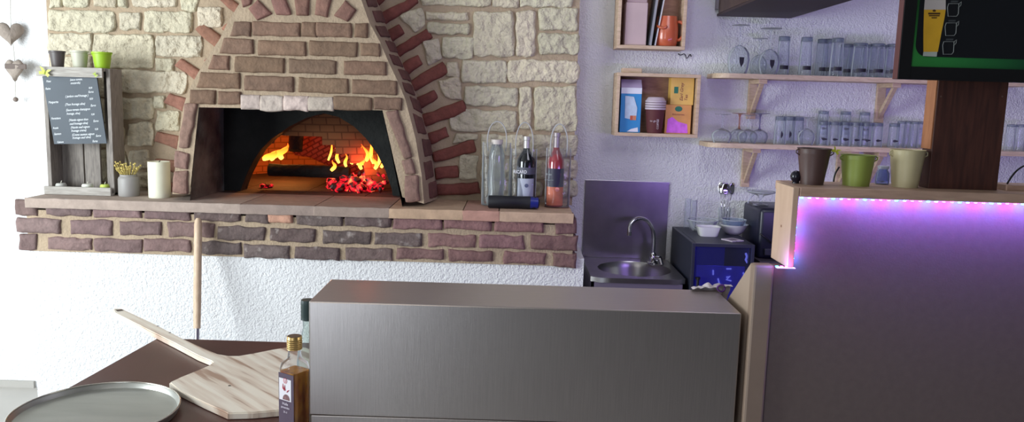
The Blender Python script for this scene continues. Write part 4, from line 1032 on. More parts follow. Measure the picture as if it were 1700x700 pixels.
# narrow clear glasses
for i, (px, py, h_, lb) in enumerate(((1138, 375, 50, 'leftmost of the three tall narrow clear glasses on the wine cooler'), (1148, 371, 44, 'middle one of the three tall narrow clear glasses on the wine cooler'), (1160, 369, 44, 'rightmost of the three tall narrow clear glasses on the wine cooler'))):
    p = ctop(px+2, py+4); S = p.y/F; r = 5.2*S; h = h_*S
    t = thing('narrow_glass', lb, 'glass', p, group='tall narrow glasses on the wine cooler')
    b = NB(); lathe(b, [(0, 0), (r, 0), (r, h), (r*.88, h), (r*.88, .008), (0, .008)], 20); obj('tube', b, GLASS, t, smooth=.7)
    b = NB(); tube(b, [(r*.98*math.cos(2*PI*k/16), r*.98*math.sin(2*PI*k/16), h) for k in range(17)], .0012, 6, cap=False); obj('rim', b, clear('rim_glass', (245, 245, 250), .5, 1., .1) if 'rim_glass' not in MATS else MATS['rim_glass'], t, smooth=4)
# glass bowl
p = ctop(1166, 384); S = p.y/F
t = thing('glass_bowl', 'wide low clear glass bowl behind the white square dish on the wine cooler', 'bowl', p)
b = NB(); r = 26*S; h = 20*S
lathe(b, [(0, 0), (r*.6, 0), (r*.85, h*.4), (r, h), (r*.96, h), (r*.8, h*.42), (r*.56, .006), (0, .006)], 36); obj('bowl', b, GLASS, t, smooth=.8)
b = NB(); tube(b, [(r*.98*math.cos(2*PI*k/32), r*.98*math.sin(2*PI*k/32), h) for k in range(33)], .002, 6, cap=False); obj('rim', b, MATS['rim_glass'], t, smooth=4)
# white square dish
WHITE = mat('white_china', (226, 226, 224), .25, coat=.4)
p = ctop(1175, 391); S = p.y/F; w2 = 19*S; h = 16*S
t = thing('square_dish', 'small white square dish at the front of the wine cooler top', 'dish', p)
b = NB(); lv = [(0, 0, 1), (.74, 0, 1), (.8, .1, 1), (1, 1, 1), (1.04, 1.02, 1), (.95, 1.0, 1), (.72, .14, 1), (0, .12, 1)]
rings = []
for s_, z_, _ in lv:
    if s_ == 0: rings.append([b.verts.new((0, 0, z_*h))]); continue
    rr = []
    for i in range(32):
        a_ = 2*PI*i/32+PI/4; c_, q_ = math.cos(a_), math.sin(a_); k = (abs(c_)**6+abs(q_)**6)**(-1/6); rr.append(b.verts.new((c_*k*w2*s_, q_*k*w2*s_*.75, z_*h)))
    rings.append(rr)
for A_, B_ in zip(rings, rings[1:]):
    for i in range(32):
        j = (i+1) % 32
        if len(A_) == 1: b.faces.new([A_[0], B_[j], B_[i]])
        elif len(B_) == 1: b.faces.new([A_[i], A_[j], B_[0]])
        else: b.faces.new([A_[i], A_[j], B_[j], B_[i]])
obj('dish', b, WHITE, t, smooth=.7)
# white bowl with a glass bowl in it
p = ctop(1217, 388); S = p.y/F; r = 24*S; h = 17*S
t = thing('china_bowl', 'round white bowl under the clear bowl on the wine cooler', 'bowl', p)
b = NB(); lathe(b, [(0, 0), (r*.5, 0), (r*.75, h*.35), (r, h), (r*.94, h), (r*.7, h*.42), (r*.45, h*.2), (0, h*.2)], 36); obj('bowl', b, WHITE, t, smooth=.8)
t = thing('glass_bowl', 'small clear glass bowl standing in the round white bowl', 'bowl', p+Vector((0, 0, h*.21)))
r2 = r*.86; h2 = 19*S; b = NB(); lathe(b, [(0, 0), (r2*.45, 0), (r2*.75, h2*.45), (r2, h2*1.1), (r2*.96, h2*1.1), (r2*.7, h2*.5), (r2*.4, .005), (0, .005)], 32); obj('bowl', b, clear('bluish_glass', (214, 224, 238), .12, .9, .06), t, smooth=.8)
b = NB(); tube(b, [(r2*.98*math.cos(2*PI*k/32), r2*.98*math.sin(2*PI*k/32), h2*1.1) for k in range(33)], .0018, 6, cap=False); obj('rim', b, MATS['rim_glass'], t, smooth=4)
# spoon glass and spoons
p = ctop(1206, 380); p.y += .06; S = p.y/F
t = thing('spoon_cup', 'clear cup behind the bowls holding long steel spoons', 'cup', p)
b = NB(); r = 11*S; h = 34*S; lathe(b, [(0, 0), (r*.85, 0), (r, h), (r*.93, h), (r*.8, .006), (0, .006)], 24); obj('cup', b, GLASS, t, smooth=.8)
zt_ = P(1206, 304, p.y).z-p.z
for i, (dx, dy, ty, lb) in enumerate(((-6, .0, 0, 'leftmost'), (-1.5, -.012, 1, 'front middle'), (3, .012, 0, 'back middle'), (7.5, .0, 1, 'rightmost'))):
    s = thing('long_spoon', '%s of the long steel spoons standing bowl up in the clear cup' % lb, 'spoon', p+Vector((dx*.25*S, dy*.3, .0065)), group='long spoons in the cup')
    b = NB(); tp2 = Vector((dx*S*1.1, dy, zt_-18*S-.003*ty)); tube(b, [(0, 0, 0), tp2*.5, tp2], [.0022, .0018, .0018], 8); obj('handle', b, CHROME, s, smooth=4)
    b = NB(); M_ = Matrix.Translation(tp2+Vector((0, 0, 8.5*S))) @ Matrix.Rotation(dx*.06, 4, 'Z') @ Matrix.Diagonal((6.2*S, .006, 10*S, 1)); bmesh.ops.create_uvsphere(b, u_segments=16, v_segments=10, radius=1, matrix=M_)
    for v_ in b.verts: v_.co.y += ((v_.co.x-tp2.x)**2+(v_.co.z-tp2.z-8.5*S)**2)*-9
    obj('spoon_bowl', b, CHROME, s, smooth=4)
# coaster
p = ctop(1216, 399); S = p.y/F
t = thing('coaster', 'pale patterned coaster lying on the front of the wine cooler', 'coaster', p, rz=.5)
b = NB(); box(b, -.036, .036, -.036, .036, 0, .005, .0015); obj('tile', b, mat('coaster_pale', (190, 180, 190), .6, var=.35, vscale=60), t)
b = NB(); box(b, -.02, .02, -.02, .02, .005, .0054); obj('print', b, mat('coaster_print', (120, 104, 120), .6), t)
# footed glass dish
p = ctop(1262, 392); p.y = 3.74; S = p.y/F; p = P(1262, 385, 3.74); p.z = zc1
# black machine on a rear counter
xm0, xm1 = P(1259, 380, 3.62).x, P(1330, 380, 3.62).x
zrc = .86
rc = thing('rear_counter', 'dark low counter against the wall behind the bar', 'counter', ((xm0+2.3)/2, 3.75, 0))
b = NB(); box(b, xm0-.002, 2.6, 3.56, YW-.002, zrc-.03, zrc, .002); obj('worktop', b, mat('rear_top', (70, 64, 70), .5), rc, True)
b = NB(); box(b, xm0+.01, 2.58, 3.60, YW-.002, 0, zrc-.031); obj('carcass', b, mat('rear_body', (48, 44, 50), .6), rc, True)
zm = P(1270, 346, 3.62).z
t = thing('coffee_machine', 'dark boxy coffee machine beside the wine cooler behind the wooden post', 'machine', ((xm0+xm1)/2, 3.75, zrc))
b = NB(); box(b, xm0+.004, xm1, 3.62, 3.90, zrc, zm, .02, 3); obj('housing', b, mat('machine_black', (26, 28, 44), .35), t, True, smooth=.6)
b = NB(); box(b, xm0+.03, xm1-.03, 3.60, 3.619, zrc+.02, zrc+.05, .003); obj('drip_tray', b, mat('machine_tray', (50, 52, 60), .4), t, True)
b = NB(); tube(b, bez(P(1262, 388, 3.61), P(1268, 392, 3.60), P(1274, 396, 3.60), P(1280, 403, 3.61)), .004, 8); obj('cable', b, BLACK, t, True, smooth=4)
p = P(1257, 346, 3.74); p.z = zm
t = thing('footed_glass_dish', 'clear footed glass dish on the coffee machine under the lower shelf', 'dish', (P(1262, 340, 3.74).x, 3.74, zm)); S = 3.74/F
b = NB(); lathe(b, [(0, 0), (13*S, 0), (13*S, .004), (.008, .010), (.006, .03), (.016, .045), (23*S, .06), (23.5*S, .066), (22*S, .066), (.012, .052), (0, .05)], 32); obj('dish', b, GLASS, t, smooth=.7)
b = NB(); tube(b, [(23*S*math.cos(2*PI*k/32), 23*S*math.sin(2*PI*k/32), .065) for k in range(33)], .002, 6, cap=False); obj('rim', b, MATS['rim_glass'], t, smooth=4)
b = NB(); tube(b, bez((-.062, -.02, .01), (-.075, -.03, .03), (-.04, -.02, .05), (-.025, 0, .058)), .003, 8); obj('handle', b, MATS['rim_glass'], t, smooth=4)

# ------------------------------------------------------------------ bar
YP = 1.70
zt_bar = P(1320, 311, YP-.035).z
xpL = P(1268, 520, YP).x; xpU = P(1300, 380, YP).x
z440 = P(1285, 440, YP).z
bar = thing('bar_counter', 'tall beige bar counter with a pine frame and LED strip at the right', 'bar', (1.0, YP, 0))
CHIP = mat('beige_panel', (108, 94, 86), .7, var=.06, vscale=60, bump=.05, bscale=200)
XR = 1.75
xa_ = P(1310, 400, YP-.035).x
b = NB(); prism(b, [Vector((xpL, YP, 0)), Vector((XR, YP, 0)), Vector((XR, YP, zt_bar-.021)), Vector((xa_+.010, YP, zt_bar-.021)), Vector((xa_+.010, YP, z440)), Vector((xpL, YP, z440))], (0, .018, 0)); obj('front_panel', b, CHIP, bar, True)
xq = P(1247, 520, YP-.012).x
b = NB(); box(b, xq, xpL+.012, YP-.012, YP+.019, 0, z440+.002, .005, 2); obj('corner_post', b, mat('post_beige', (142, 122, 106), .5, var=.05, vscale=20), bar, True)
zb2 = P(1213, 490, YP+.17).z
b = NB(); prism(b, [Vector((xq+.002, YP+.0195, 0)), Vector((xq+.002, YP+.22, 0)), Vector((xq+.002, YP+.22, zb2-.04)), Vector((xq+.002, YP+.0195, z440))], (.016, 0, 0)); obj('side_board', b, mat('side_beige', (168, 148, 130), .55), bar, True)
PF = wood('frame_pine', (204, 172, 146), (214, 184, 158), (5, 5, 1), .5)
PFT = wood('frame_pine_top', (178, 146, 126), (196, 162, 140), (2, 12, 12), .5)
yb0, yb1 = YP-.035, YP+.075
xa = P(1310, 400, yb0).x
b = NB(); box(b, xa, xa+.014, yb0, yb1, z440+.0025, zt_bar, .002); obj('frame_post', b, PF, bar, True)
b = NB(); box(b, xa+.0145, XR, yb0, yb1+.05, zt_bar-.02, zt_bar, .002); obj('bar_top', b, PFT, bar, True)
for i in range(1):
    b = NB(); c_ = P(1283, 376, yb0+.1); bmesh.ops.create_circle(b, cap_ends=True, radius=.003, segments=10, matrix=Matrix.Translation((xa-.0006, yb0+.055, zt_bar-.09)) @ Matrix.Rotation(PI/2, 4, 'Y')); obj('wood_knot', b, mat('knot', (140, 96, 66), .6), bar, True)
# LED strip
led = thing('led_strip', 'lit strip of pink and blue lights along the inside of the bar frame', 'light strip', (xa+.02, YP-.014, z440))
yl = YP-.014
zl1 = zt_bar-.0205
xin = xa+.0145
path_top = (xin+.004, XR)
b = NB(); box(b, xin+.006, XR, yl-.005, yl+.005, zl1-.0016, zl1-.0003); box(b, xin+.0003, xin+.0016, yl-.005, yl+.005, z440+.004, zl1-.006); box(b, P(1284, 439, YP-.02).x, xin, YP-.046, YP-.036, z440+.0025, z440+.004)
obj('tape', b, mat('led_tape', (220, 220, 230), .4, emit=(210, 190, 255), es=.7), led, True)
LC = [((255, 70, 190), 'pink'), ((70, 120, 255), 'blue'), ((60, 220, 255), 'cyan')]
LM = [glow('led_'+n_, c_, 14) for c_, n_ in LC]
LL = [(1, .05, .45), (.06, .12, 1), (.03, .2, 1)]
k = 0; step = .0167
x = xin+.012
def diode(p, kind):
    b = NB(); box(b, p[0]-.0028, p[0]+.0028, p[1]-.0028, p[1]+.0028, p[2]-.0014, p[2]+.0014, .0006, 1); o = obj('diode', b, LM[kind], led, True); o['label'] = LC[kind][1]+' diode'
def dl(p, kind, e):
    l = lamp('led_glow', 'POINT', p, e*(1.2 if kind == 0 else 4.2), LL[kind], .004)
pat = [2, 1, 0, 0]
i = 0
while x < 1.28:
    kd = pat[i % 4]; diode((x, yl, zl1-.003), kd)
    dl((x, yl-.004, zl1-.008), kd, .034)
    x += step; i += 1
z = zl1-.016; i = 1
while z > z440+.006:
    kd = pat[i % 4]; diode((xin+.003, yl, z), kd); dl((xin+.008, yl-.004, z), kd, .034)
    z -= step; i += 1
for j, kd in enumerate((2, 0, 0)):
    xx = P(1290, 439, YP-.04).x+j*.010; diode((xx, YP-.041, z440+.0055), kd); dl((xx, YP-.044, z440+.011), kd, .03)
# wooden post on the bar and beer board
yp0 = YP+.03
a = P(1552, 200, yp0); c = P(1668, 200, yp0)
t = thing('wooden_post', 'wide dark brown wooden post standing on the bar top', 'post', ((a.x+c.x)/2, yp0+.022, zt_bar))
b = NB(); box(b, a.x, c.x, yp0, yp0+.042, zt_bar, 2.2, .001); obj('plank', b, wood('dark_plank', (62, 34, 28), (84, 48, 38), (16, 16, 1.5), .5), t, True)
b = NB(); box(b, a.x-.003, a.x-.0002, yp0+.002, yp0+.042, zt_bar+.085, 2.2); obj('pale_edge', b, wood('orange_edge', (150, 96, 64), (172, 116, 80), (16, 16, 2), .5), t, True)  # pale wood edge, left off lower down to stand for shade there
for px in (1562, 1664):
    pp = P(px, 160, yp0-.001); b = NB(); bmesh.ops.create_circle(b, cap_ends=True, radius=.002, segments=10, matrix=Matrix.Translation(pp) @ Matrix.Rotation(PI/2, 4, 'X')); obj('screw', b, mat('screw', (120, 100, 90), .4, .6), t, True)
ym = YP-.03
bl, br_ = P(1490, 131, ym), P(1760, 131, ym)
t = thing('beer_board', 'black framed beer sign with a green border and a painted beer glass', 'sign', (bl.x+.15, ym, bl.z))
fw = .026; XB0, XB1, ZB0, ZB1 = bl.x, bl.x+.42, bl.z, bl.z+.36
FRM = mat('board_frame', (12, 12, 13), .4)
b = NB(); box(b, XB0, XB0+fw, ym, ym+.022, ZB0, ZB1, .001); box(b, XB1-fw, XB1, ym, ym+.022, ZB0, ZB1, .001); box(b, XB0+fw, XB1-fw, ym, ym+.022, ZB0, ZB0+fw); box(b, XB0+fw, XB1-fw, ym, ym+.022, ZB1-fw, ZB1); obj('frame', b, FRM, t, True)
b = NB(); box(b, XB0-.0008, XB0-.0001, ym+.0005, ym+.0215, ZB0+.0005, ZB1); obj('frame_edge', b, mat('board_edge', (92, 50, 50), .5), t, True)
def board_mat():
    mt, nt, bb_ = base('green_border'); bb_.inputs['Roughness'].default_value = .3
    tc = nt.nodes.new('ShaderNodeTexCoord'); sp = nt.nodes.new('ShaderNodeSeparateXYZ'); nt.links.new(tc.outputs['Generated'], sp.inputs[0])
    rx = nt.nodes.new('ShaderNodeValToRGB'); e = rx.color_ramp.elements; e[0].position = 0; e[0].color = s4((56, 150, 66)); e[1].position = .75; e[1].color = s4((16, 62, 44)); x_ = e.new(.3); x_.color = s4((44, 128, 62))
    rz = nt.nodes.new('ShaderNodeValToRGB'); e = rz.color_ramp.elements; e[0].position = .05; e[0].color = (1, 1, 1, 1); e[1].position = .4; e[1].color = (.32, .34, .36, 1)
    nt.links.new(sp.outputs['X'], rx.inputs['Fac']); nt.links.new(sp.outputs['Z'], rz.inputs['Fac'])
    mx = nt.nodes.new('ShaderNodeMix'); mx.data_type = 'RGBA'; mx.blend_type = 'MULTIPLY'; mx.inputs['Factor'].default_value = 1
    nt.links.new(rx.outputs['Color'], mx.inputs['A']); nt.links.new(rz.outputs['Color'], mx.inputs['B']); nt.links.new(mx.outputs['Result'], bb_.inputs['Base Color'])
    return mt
yI = ym+.010
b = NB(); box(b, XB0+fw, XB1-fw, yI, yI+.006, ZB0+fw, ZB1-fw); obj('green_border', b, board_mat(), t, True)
x0_, x1_, z0_, z1_ = XB0+fw+.009, XB1-fw-.009, ZB0+fw+.021, ZB1-fw-.009; rd = .024
pts = []
for (cx_, cz_, a_) in ((x0_+rd, z0_+rd, PI), (x1_-rd, z0_+rd, 1.5*PI), (x1_-rd, z1_-rd, 0), (x0_+rd, z1_-rd, .5*PI)):
    for k in range(9): q_ = a_+PI/2*k/8; pts.append(Vector((cx_+rd*math.cos(q_), yI-.0006, cz_+rd*math.sin(q_))))
b = NB(); poly(b, pts); obj('dark_field', b, mat('board_dark', (17, 20, 24), .35), t, True)
def fl_(name, pix, mt, dy, lab=None):
    b = NB(); poly(b, [P(x_, y_, yI-dy) for x_, y_ in pix]); o = obj(name, b, mt, t, True, label=lab); return o
fl_('beer', [(1534, 16), (1570, 16), (1568, 30), (1563, 54), (1557, 86), (1533, 86), (1533, 50)], mat('beer_yellow', (214, 166, 44), .4, var=.12, vscale=20, emit=(214, 160, 40), es=.06), .0012)
fl_('beer_foam', [(1536, -8), (1570, -8), (1570, 16), (1534, 16)], mat('beer_foam', (206, 196, 190), .5), .0012)
fl_('glass_foot', [(1533, 86), (1556, 86), (1555, 94), (1532, 93)], mat('beer_foot', (190, 196, 186), .4), .0012)
BI = mat('beer_ink', (84, 58, 24), .5)
for q in ([(1541, 21), (1561, 21), (1561, 24), (1541, 24)], [(1542, 25), (1560, 25), (1560, 27), (1542, 27)], [(1546, 28.5), (1556, 28.5), (1555, 30.5), (1547, 30.5)], [(1548, 17), (1551, 15.5), (1554, 17), (1553, 19.5), (1549, 19.5)]): fl_('glass_lettering', q, BI, .0018)
OUT = mat('board_outline', (128, 132, 130), .5)
for (cx_, cy_) in ((1583, 16), (1579, 48), (1575, 79)):
    pl_ = [(cx_-8, cy_-10), (cx_+9, cy_-10), (cx_+8, cy_+7), (cx_+5, cy_+11), (cx_-9, cy_+11), (cx_-10, cy_-4), (cx_-8, cy_-10)]
    b = NB(); tube(b, [P(x_, y_, yI-.0014) for x_, y_ in pl_], .0008, 6); tube(b, [P(cx_+8, cy_-9, yI-.0014), P(cx_+13, cy_-13, yI-.0014), P(cx_+12, cy_-7, yI-.0014), P(cx_+8, cy_-3, yI-.0014)], .0008, 6)
    obj('mug_outline', b, OUT, t, True)
    fl_('outline_cap', [(cx_-4, cy_-15), (cx_+8, cy_-15), (cx_+7, cy_-12), (cx_-5, cy_-12)], mat('board_cap', (66, 70, 72), .5), .0012)

# buckets on the bar
YBK = YP+.05; S = YBK/F
def bucket(px, py0, py1, wt, wb_, col, label, met=.0):
    x = P(px, py1, YBK).x; h = (py1-py0)*S*1.0; r0 = wb_*S/2; r1 = wt*S/2
    t = thing('tin_bucket', label, 'bucket', (x, YBK, zt_bar), group='small tin buckets on the bar top')
    mt = mat('bucket_%d' % px, col, .42, met, var=.05, vscale=20)
    b = NB(); lathe(b, [(0, 0), (r0, 0), (r0, .003), (r0+(r1-r0)*.82, h*.84), (r0+(r1-r0)*.86, h*.86), (r0+(r1-r0)*.86, h*.9), (r1*.985, h*.985), (r1+.0012, h*.992), (r1+.0005, h), (r1-.0016, h*.985), (r0-.001, .004), (0, .004)], 36); bo = obj('body', b, mt, t, smooth=.7)
    for s in (-1, 1):
        b = NB(); tube(b, [(s*r1*.93, -.004, h*.80), (s*(r1+.005), -.005, h*.86), (s*(r1+.005), -.005, h*.93), (s*r1*.97, -.004, h*.97)], .0014, 6); obj('ear', b, mt, bo)
    b = NB(); tube(b, bez((-(r1+.003), -.003, h*.92), (-(r1+.012), .02, h*.72), ((r1+.012), .03, h*.72), ((r1+.003), -.003, h*.92), 18), .0009, 6); obj('wire_handle', b, mat('bucket_wire', (170, 165, 160), .35, .8), bo, smooth=4)
    return t, x, h, r1
tk, xk, hk_, rk = bucket(1347, 251, 311, 54, 37, (84, 62, 58), 'dark brown tin bucket, leftmost on the bar top')
bucket(1420, 261, 312, 54, 42, (146, 160, 74), 'green tin bucket in the middle on the bar top')
bucket(1501, 253, 315, 55, 41, (196, 184, 144), 'cream tin bucket right of the green one on the bar top')
butterfly('paper_butterfly', 'yellow green paper butterfly clipped to the rim of the brown bucket', (xk+rk+.006, YBK-.012, zt_bar+hk_-.004), .010, (206, 210, 60), .5)
# small bits on the bar top
p = P(1313, 305, YP+.055)
t = thing('bottle_stopper', 'round black knob standing on the bar top left of the brown bucket', 'stopper', (p.x+.012, YP+.06, zt_bar))
b = NB(); lathe(b, [(0, 0), (.008, 0), (.007, .004), (.0115, .010), (.0125, .016), (.010, .023), (.005, .027), (0, .028)], 24); obj('knob', b, mat('knob_black', (20, 20, 34), .2), t, smooth=.9)
p = P(1390, 300, YP+.09)
t = thing('black_cable', 'short black cable rising behind the green bucket on the bar top', 'cable', (p.x, YP+.1, zt_bar))
b = NB(); tube(b, bez((-.004, 0, .002), (-.004, 0, .02), (.0, 0, .025), (.006, .0, .036)), .002, 8); obj('lead', b, BLACK, t, smooth=4)
p = P(1465, 305, YP+.095); S = (YP+.095)/F
t = thing('glass_jar', 'little clear bluish jar between the green and cream buckets', 'jar', (p.x, YP+.098, zt_bar))
b = NB(); lathe(b, [(0, 0), (.014, 0), (.015, .006), (.014, .024), (.010, .032), (.011, .038), (.0095, .038), (.013, .008), (0, .004)], 24); obj('jar', b, clear('jar_blue', (196, 206, 240), .15, .9, .06), t, smooth=.8)
b = NB(); lathe(b, [(.0105, .034), (.012, .036), (.012, .041), (0, .042)], 20); obj('lid', b, MATS['rim_glass'], t, smooth=.6)
x_ = P(1671, 315, YP+.03).x
t = thing('wooden_tray', 'small wooden tray on the bar top right of the brown post', 'tray', (x_+.05, YP+.06, zt_bar))
b = NB(); box(b, x_, x_+.10, YP+.03, YP+.095, zt_bar, zt_bar+.012, .001); obj('tray', b, PFT, t, True)
b = NB(); tube(b, bez((x_+.012, YP+.05, zt_bar+.013), (x_+.02, YP+.05, zt_bar+.03), (x_+.03, YP+.05, zt_bar+.05), (x_+.05, YP+.05, zt_bar+.055)), .002, 8); obj('wire_loop', b, BLACK, t, True, smooth=4)

# ------------------------------------------------------------------ work table in front
zt = .75
c1 = PZ(262, 561, zt); c2 = PZ(520, 569, zt); fl0 = PZ(262-122*2.2, 561+68*2.2, zt)
tx1 = P(1232, 600, 1.72).x
bkY = c1.y
slope = (c2.y-c1.y)/(c2.x-c1.x)
pts = [fl0, c1, Vector((tx1, c1.y+(tx1-c1.x)*slope, zt)), Vector((tx1, 1.69, zt)), Vector((P(520, 600, 1.69).x, 1.69, zt)), Vector((P(520, 600, 1.69).x, 1.32, zt)), Vector((fl0.x+.02, 1.32, zt))]
tbl = thing('work_table', 'dark brown work table under the pizza pan and wooden peel', 'table', ((fl0.x+tx1)/2, 1.9, 0))
b = NB(); prism(b, [p+Vector((0, 0, -.03)) for p in pts], (0, 0, .03)); obj('tabletop', b, mat('table_brown', (84, 52, 46), .35, var=.12, vscale=5, bump=.03, bscale=300), tbl, True)
for lx, ly in ((c1.x+.10, c1.y-.12), (tx1-.12, c1.y-.10), (fl0.x+.14, 1.42), (tx1-.12, 1.74)):
    b = NB(); box(b, lx-.025, lx+.025, ly-.025, ly+.025, 0, zt-.0305, .003); obj('leg', b, mat('table_leg', (60, 40, 36), .5), tbl, True)
# pizza peel
zp = zt+.018
outl = [(187,513),(191,511),(203,512),(257,537),(305,562),(338,577),(362,587),(380,590),(396,590),(420,586),(450,580),(478,575.5),(508,576),(540,590),(560,640),(540,668),(505,677),(464,680),(420,684),(378,685),(340,668),(299,648),(281,634),(300,625),(330,613),(346,606),(353,601),(350,598),(330,590),(290,569),(240,544),(190,519)]
top_ = [PZ(x, y, zp) for x, y in outl]
p0 = PZ(195, 515, zp); p1 = PZ(420, 640, zp); ax = (p1-p0).normalized()
def peel_mat():
    mt, nt, bb_ = base('peel_wood'); bb_.inputs['Roughness'].default_value = .55
    tc = nt.nodes.new('ShaderNodeTexCoord'); mp = nt.nodes.new('ShaderNodeMapping'); mp.vector_type = 'POINT'
    mp.inputs['Rotation'].default_value = (0, 0, -math.atan2(ax.y, ax.x))
    nt.links.new(tc.outputs['Object'], mp.inputs['Vector'])
    sp = nt.nodes.new('ShaderNodeSeparateXYZ'); nt.links.new(mp.outputs['Vector'], sp.inputs[0])
    n = nt.nodes.new('ShaderNodeTexNoise'); n.inputs['Scale'].default_value = 5; n.inputs['Detail'].default_value = 3
    m2 = nt.nodes.new('ShaderNodeMapping'); m2.inputs['Scale'].default_value = (.5, 7, 1); nt.links.new(mp.outputs['Vector'], m2.inputs['Vector']); nt.links.new(m2.outputs['Vector'], n.inputs['Vector'])
    r = nt.nodes.new('ShaderNodeValToRGB'); r.color_ramp.interpolation = 'EASE'; e = r.color_ramp.elements
    e[0].position = .36; e[0].color = s4((176, 146, 126)); e[1].position = .6; e[1].color = s4((240, 230, 214)); x_ = e.new(.46); x_.color = s4((226, 210, 192))
    nt.links.new(n.outputs['Fac'], r.inputs['Fac']); nt.links.new(r.outputs['Color'], bb_.inputs['Base Color'])
    return mt
pe = thing('pizza_peel', 'wooden pizza peel lying on the brown table with its handle over the edge', 'peel', ((p1.x), p1.y, zt))
b = NB(); prism(b, [p+Vector((0, 0, -.016)) for p in top_], (0, 0, .016))
bmesh.ops.bevel(b, geom=[e for e in b.edges if all(abs(v.co.z-zp) < 1e-4 for v in e.verts)], offset=.003, segments=2, affect='EDGES')
o = obj('board', b, peel_mat(), pe, True)
for x, y in ((262, 541), (282, 552), (381, 640)):
    q_ = PZ(x, y, zp); b = NB(); bmesh.ops.create_circle(b, cap_ends=True, radius=.004, segments=12, matrix=Matrix.Translation((q_.x, q_.y, zp+.0006))); obj('nail_hole', b, mat('hole_dark', (70, 56, 50), .8), pe, True)
b = NB(); q_ = [PZ(x, y, zp+.0008) for x, y in ((191, 513.5), (202, 513), (205, 515), (195, 516.5))]; poly(b, q_); obj('burnt_end', b, mat('burnt', (96, 84, 76), .8), pe, True)
# round pizza pan
zpan = zt+.002
cpan = PZ(160, 679, zt+.02); rp = .191
t = thing('pizza_pan', 'round shallow metal pizza pan at the front left of the brown table', 'pan', (cpan.x, cpan.y, zt+.001))
b = NB(); lathe(b, [(0, .003), (rp*.9, .003), (rp*.955, .006), (rp*.985, .017), (rp, .019), (rp, .0165), (rp*.97, .001), (rp*.9, 0), (0, 0)], 72); obj('pan', b, mat('pan_metal', (172, 172, 166), .42, .85, var=.12, vscale=3, stretch=(1, 5, 1)), t, smooth=.6)
b = NB(); tube(b, [(rp*.995*math.cos(2*PI*k/72), rp*.995*math.sin(2*PI*k/72), .019) for k in range(73)], .0022, 8, cap=False); obj('rim', b, mat('pan_rim', (200, 196, 186), .25, .9), t, smooth=4)

# stainless box
YX = 1.70
xb0, xb1 = P(513, 600, YX).x, P(1226, 600, YX).x
ztp = P(870, 510, YX).z
yback = PZ(552, 463, ztp).y
zse = P(870, 700, YX).z-.002
bx_ = thing('steel_topping_unit', 'large brushed stainless steel box standing on the work table, seen from behind', 'steel box', ((xb0+xb1)/2, (YX+yback)/2, zt))
zse2 = P(600, 691, YX).z
b = NB(); box(b, xb0, xb1, YX, yback, zse2, ztp, .003, 2); obj('cover', b, [STEEL, STEEL_TOP], bx_, True)
for p in bx_.children[0].data.polygons:
    if p.normal.z > .7: p.material_index = 1
b = NB(); box(b, xb0+.003, xb1-.003, YX+.002, yback-.004, zt+.0005, zse2-.001, .002); obj('base', b, STEEL, bx_, True)
# towel hanging over its back edge
x0_, x1_ = P(1147, 480, yback).x, P(1213, 482, yback).x
b = NB(); nx_, ny_ = 26, 16; g = []
for i in range(nx_+1):
    row = []
    u = i/nx_
    for j in range(ny_+1):
        v = j/ny_; hgt = .005+.016*math.sin(PI*min(1, u*1.05))*abs(noise.noise(Vector((u*5, v*2, 3))))*1.6+.010*u
        if v < .35: q_ = Vector((x0_+(x1_-x0_)*u, yback-.02+v*.07, ztp+hgt))
        else: q_ = Vector((x0_+(x1_-x0_)*u+.004*math.sin(v*20), yback+.006+hgt*.6, ztp+hgt-(v-.35)*.2))
        row.append(b.verts.new(q_))
    g.append(row)
for A_, B_ in zip(g, g[1:]):
    for j in range(ny_): b.faces.new([A_[j], B_[j], B_[j+1], A_[j+1]])
tw = thing('tea_towel', 'crumpled white tea towel on the back edge of the stainless steel box', 'towel', ((x0_+x1_)/2, yback, ztp))
obj('cloth', b, mat('towel_white', (206, 196, 200), .95, bump=.2, bscale=150), tw, True, smooth=4)
b = NB(); pp = P(1197, 478, yback-.022); tube(b, [pp+Vector((.009*math.cos(a), 0, .008*math.sin(a)*(1+.2*math.cos(a)))) for a in [2*PI*i/14 for i in range(15)]], .0022, 6); obj('hanging_loop', b, mat('towel_violet', (96, 50, 130), .8), tw, True, smooth=4)

# oil bottles
def square_section(b, lv, n=32, pw=8):
    rings = []
    for s_, z_, k_ in lv:
        if s_ == 0: rings.append([b.verts.new((0, 0, z_))]); continue
        rr = []
        for i in range(n):
            a_ = 2*PI*i/n; c_, q_ = math.cos(a_), math.sin(a_); k = (abs(c_)**k_+abs(q_)**k_)**(-1/k_); rr.append(b.verts.new((c_*k*s_, q_*k*s_, z_)))
        rings.append(rr)
    for A_, B_ in zip(rings, rings[1:]):
        for i in range(n):
            j = (i+1) % n
            if len(A_) == 1: b.faces.new([A_[0], B_[j], B_[i]])
            elif len(B_) == 1: b.faces.new([A_[i], A_[j], B_[0]])
            else: b.faces.new([A_[i], A_[j], B_[j], B_[i]])
    return b
YO = 1.725; S = YO/F
xo = P(489.5, 640, YO).x; zo = P(483, 557, YO).z
hO = zo-zt
ob = thing('oil_bottle', 'square chili oil bottle with a gold cap in front of the steel box', 'bottle', (xo, YO, zt), rz=1.02)
w2 = 19.5*S; sh_ = hO-48*S; nk = hO-26*S
b = NB(); square_section(b, [(0, 0, 8), (w2*.95, 0, 8), (w2, .003, 8), (w2, sh_-.012, 8), (w2*.92, sh_+.002, 5), (12*S, sh_+.012, 2), (10.5*S, nk, 2), (10.5*S, hO-.005, 2), (9.3*S, hO-.005, 2)]); obj('glass', b, GLASS, ob, smooth=.9)
zfill = sh_-.016
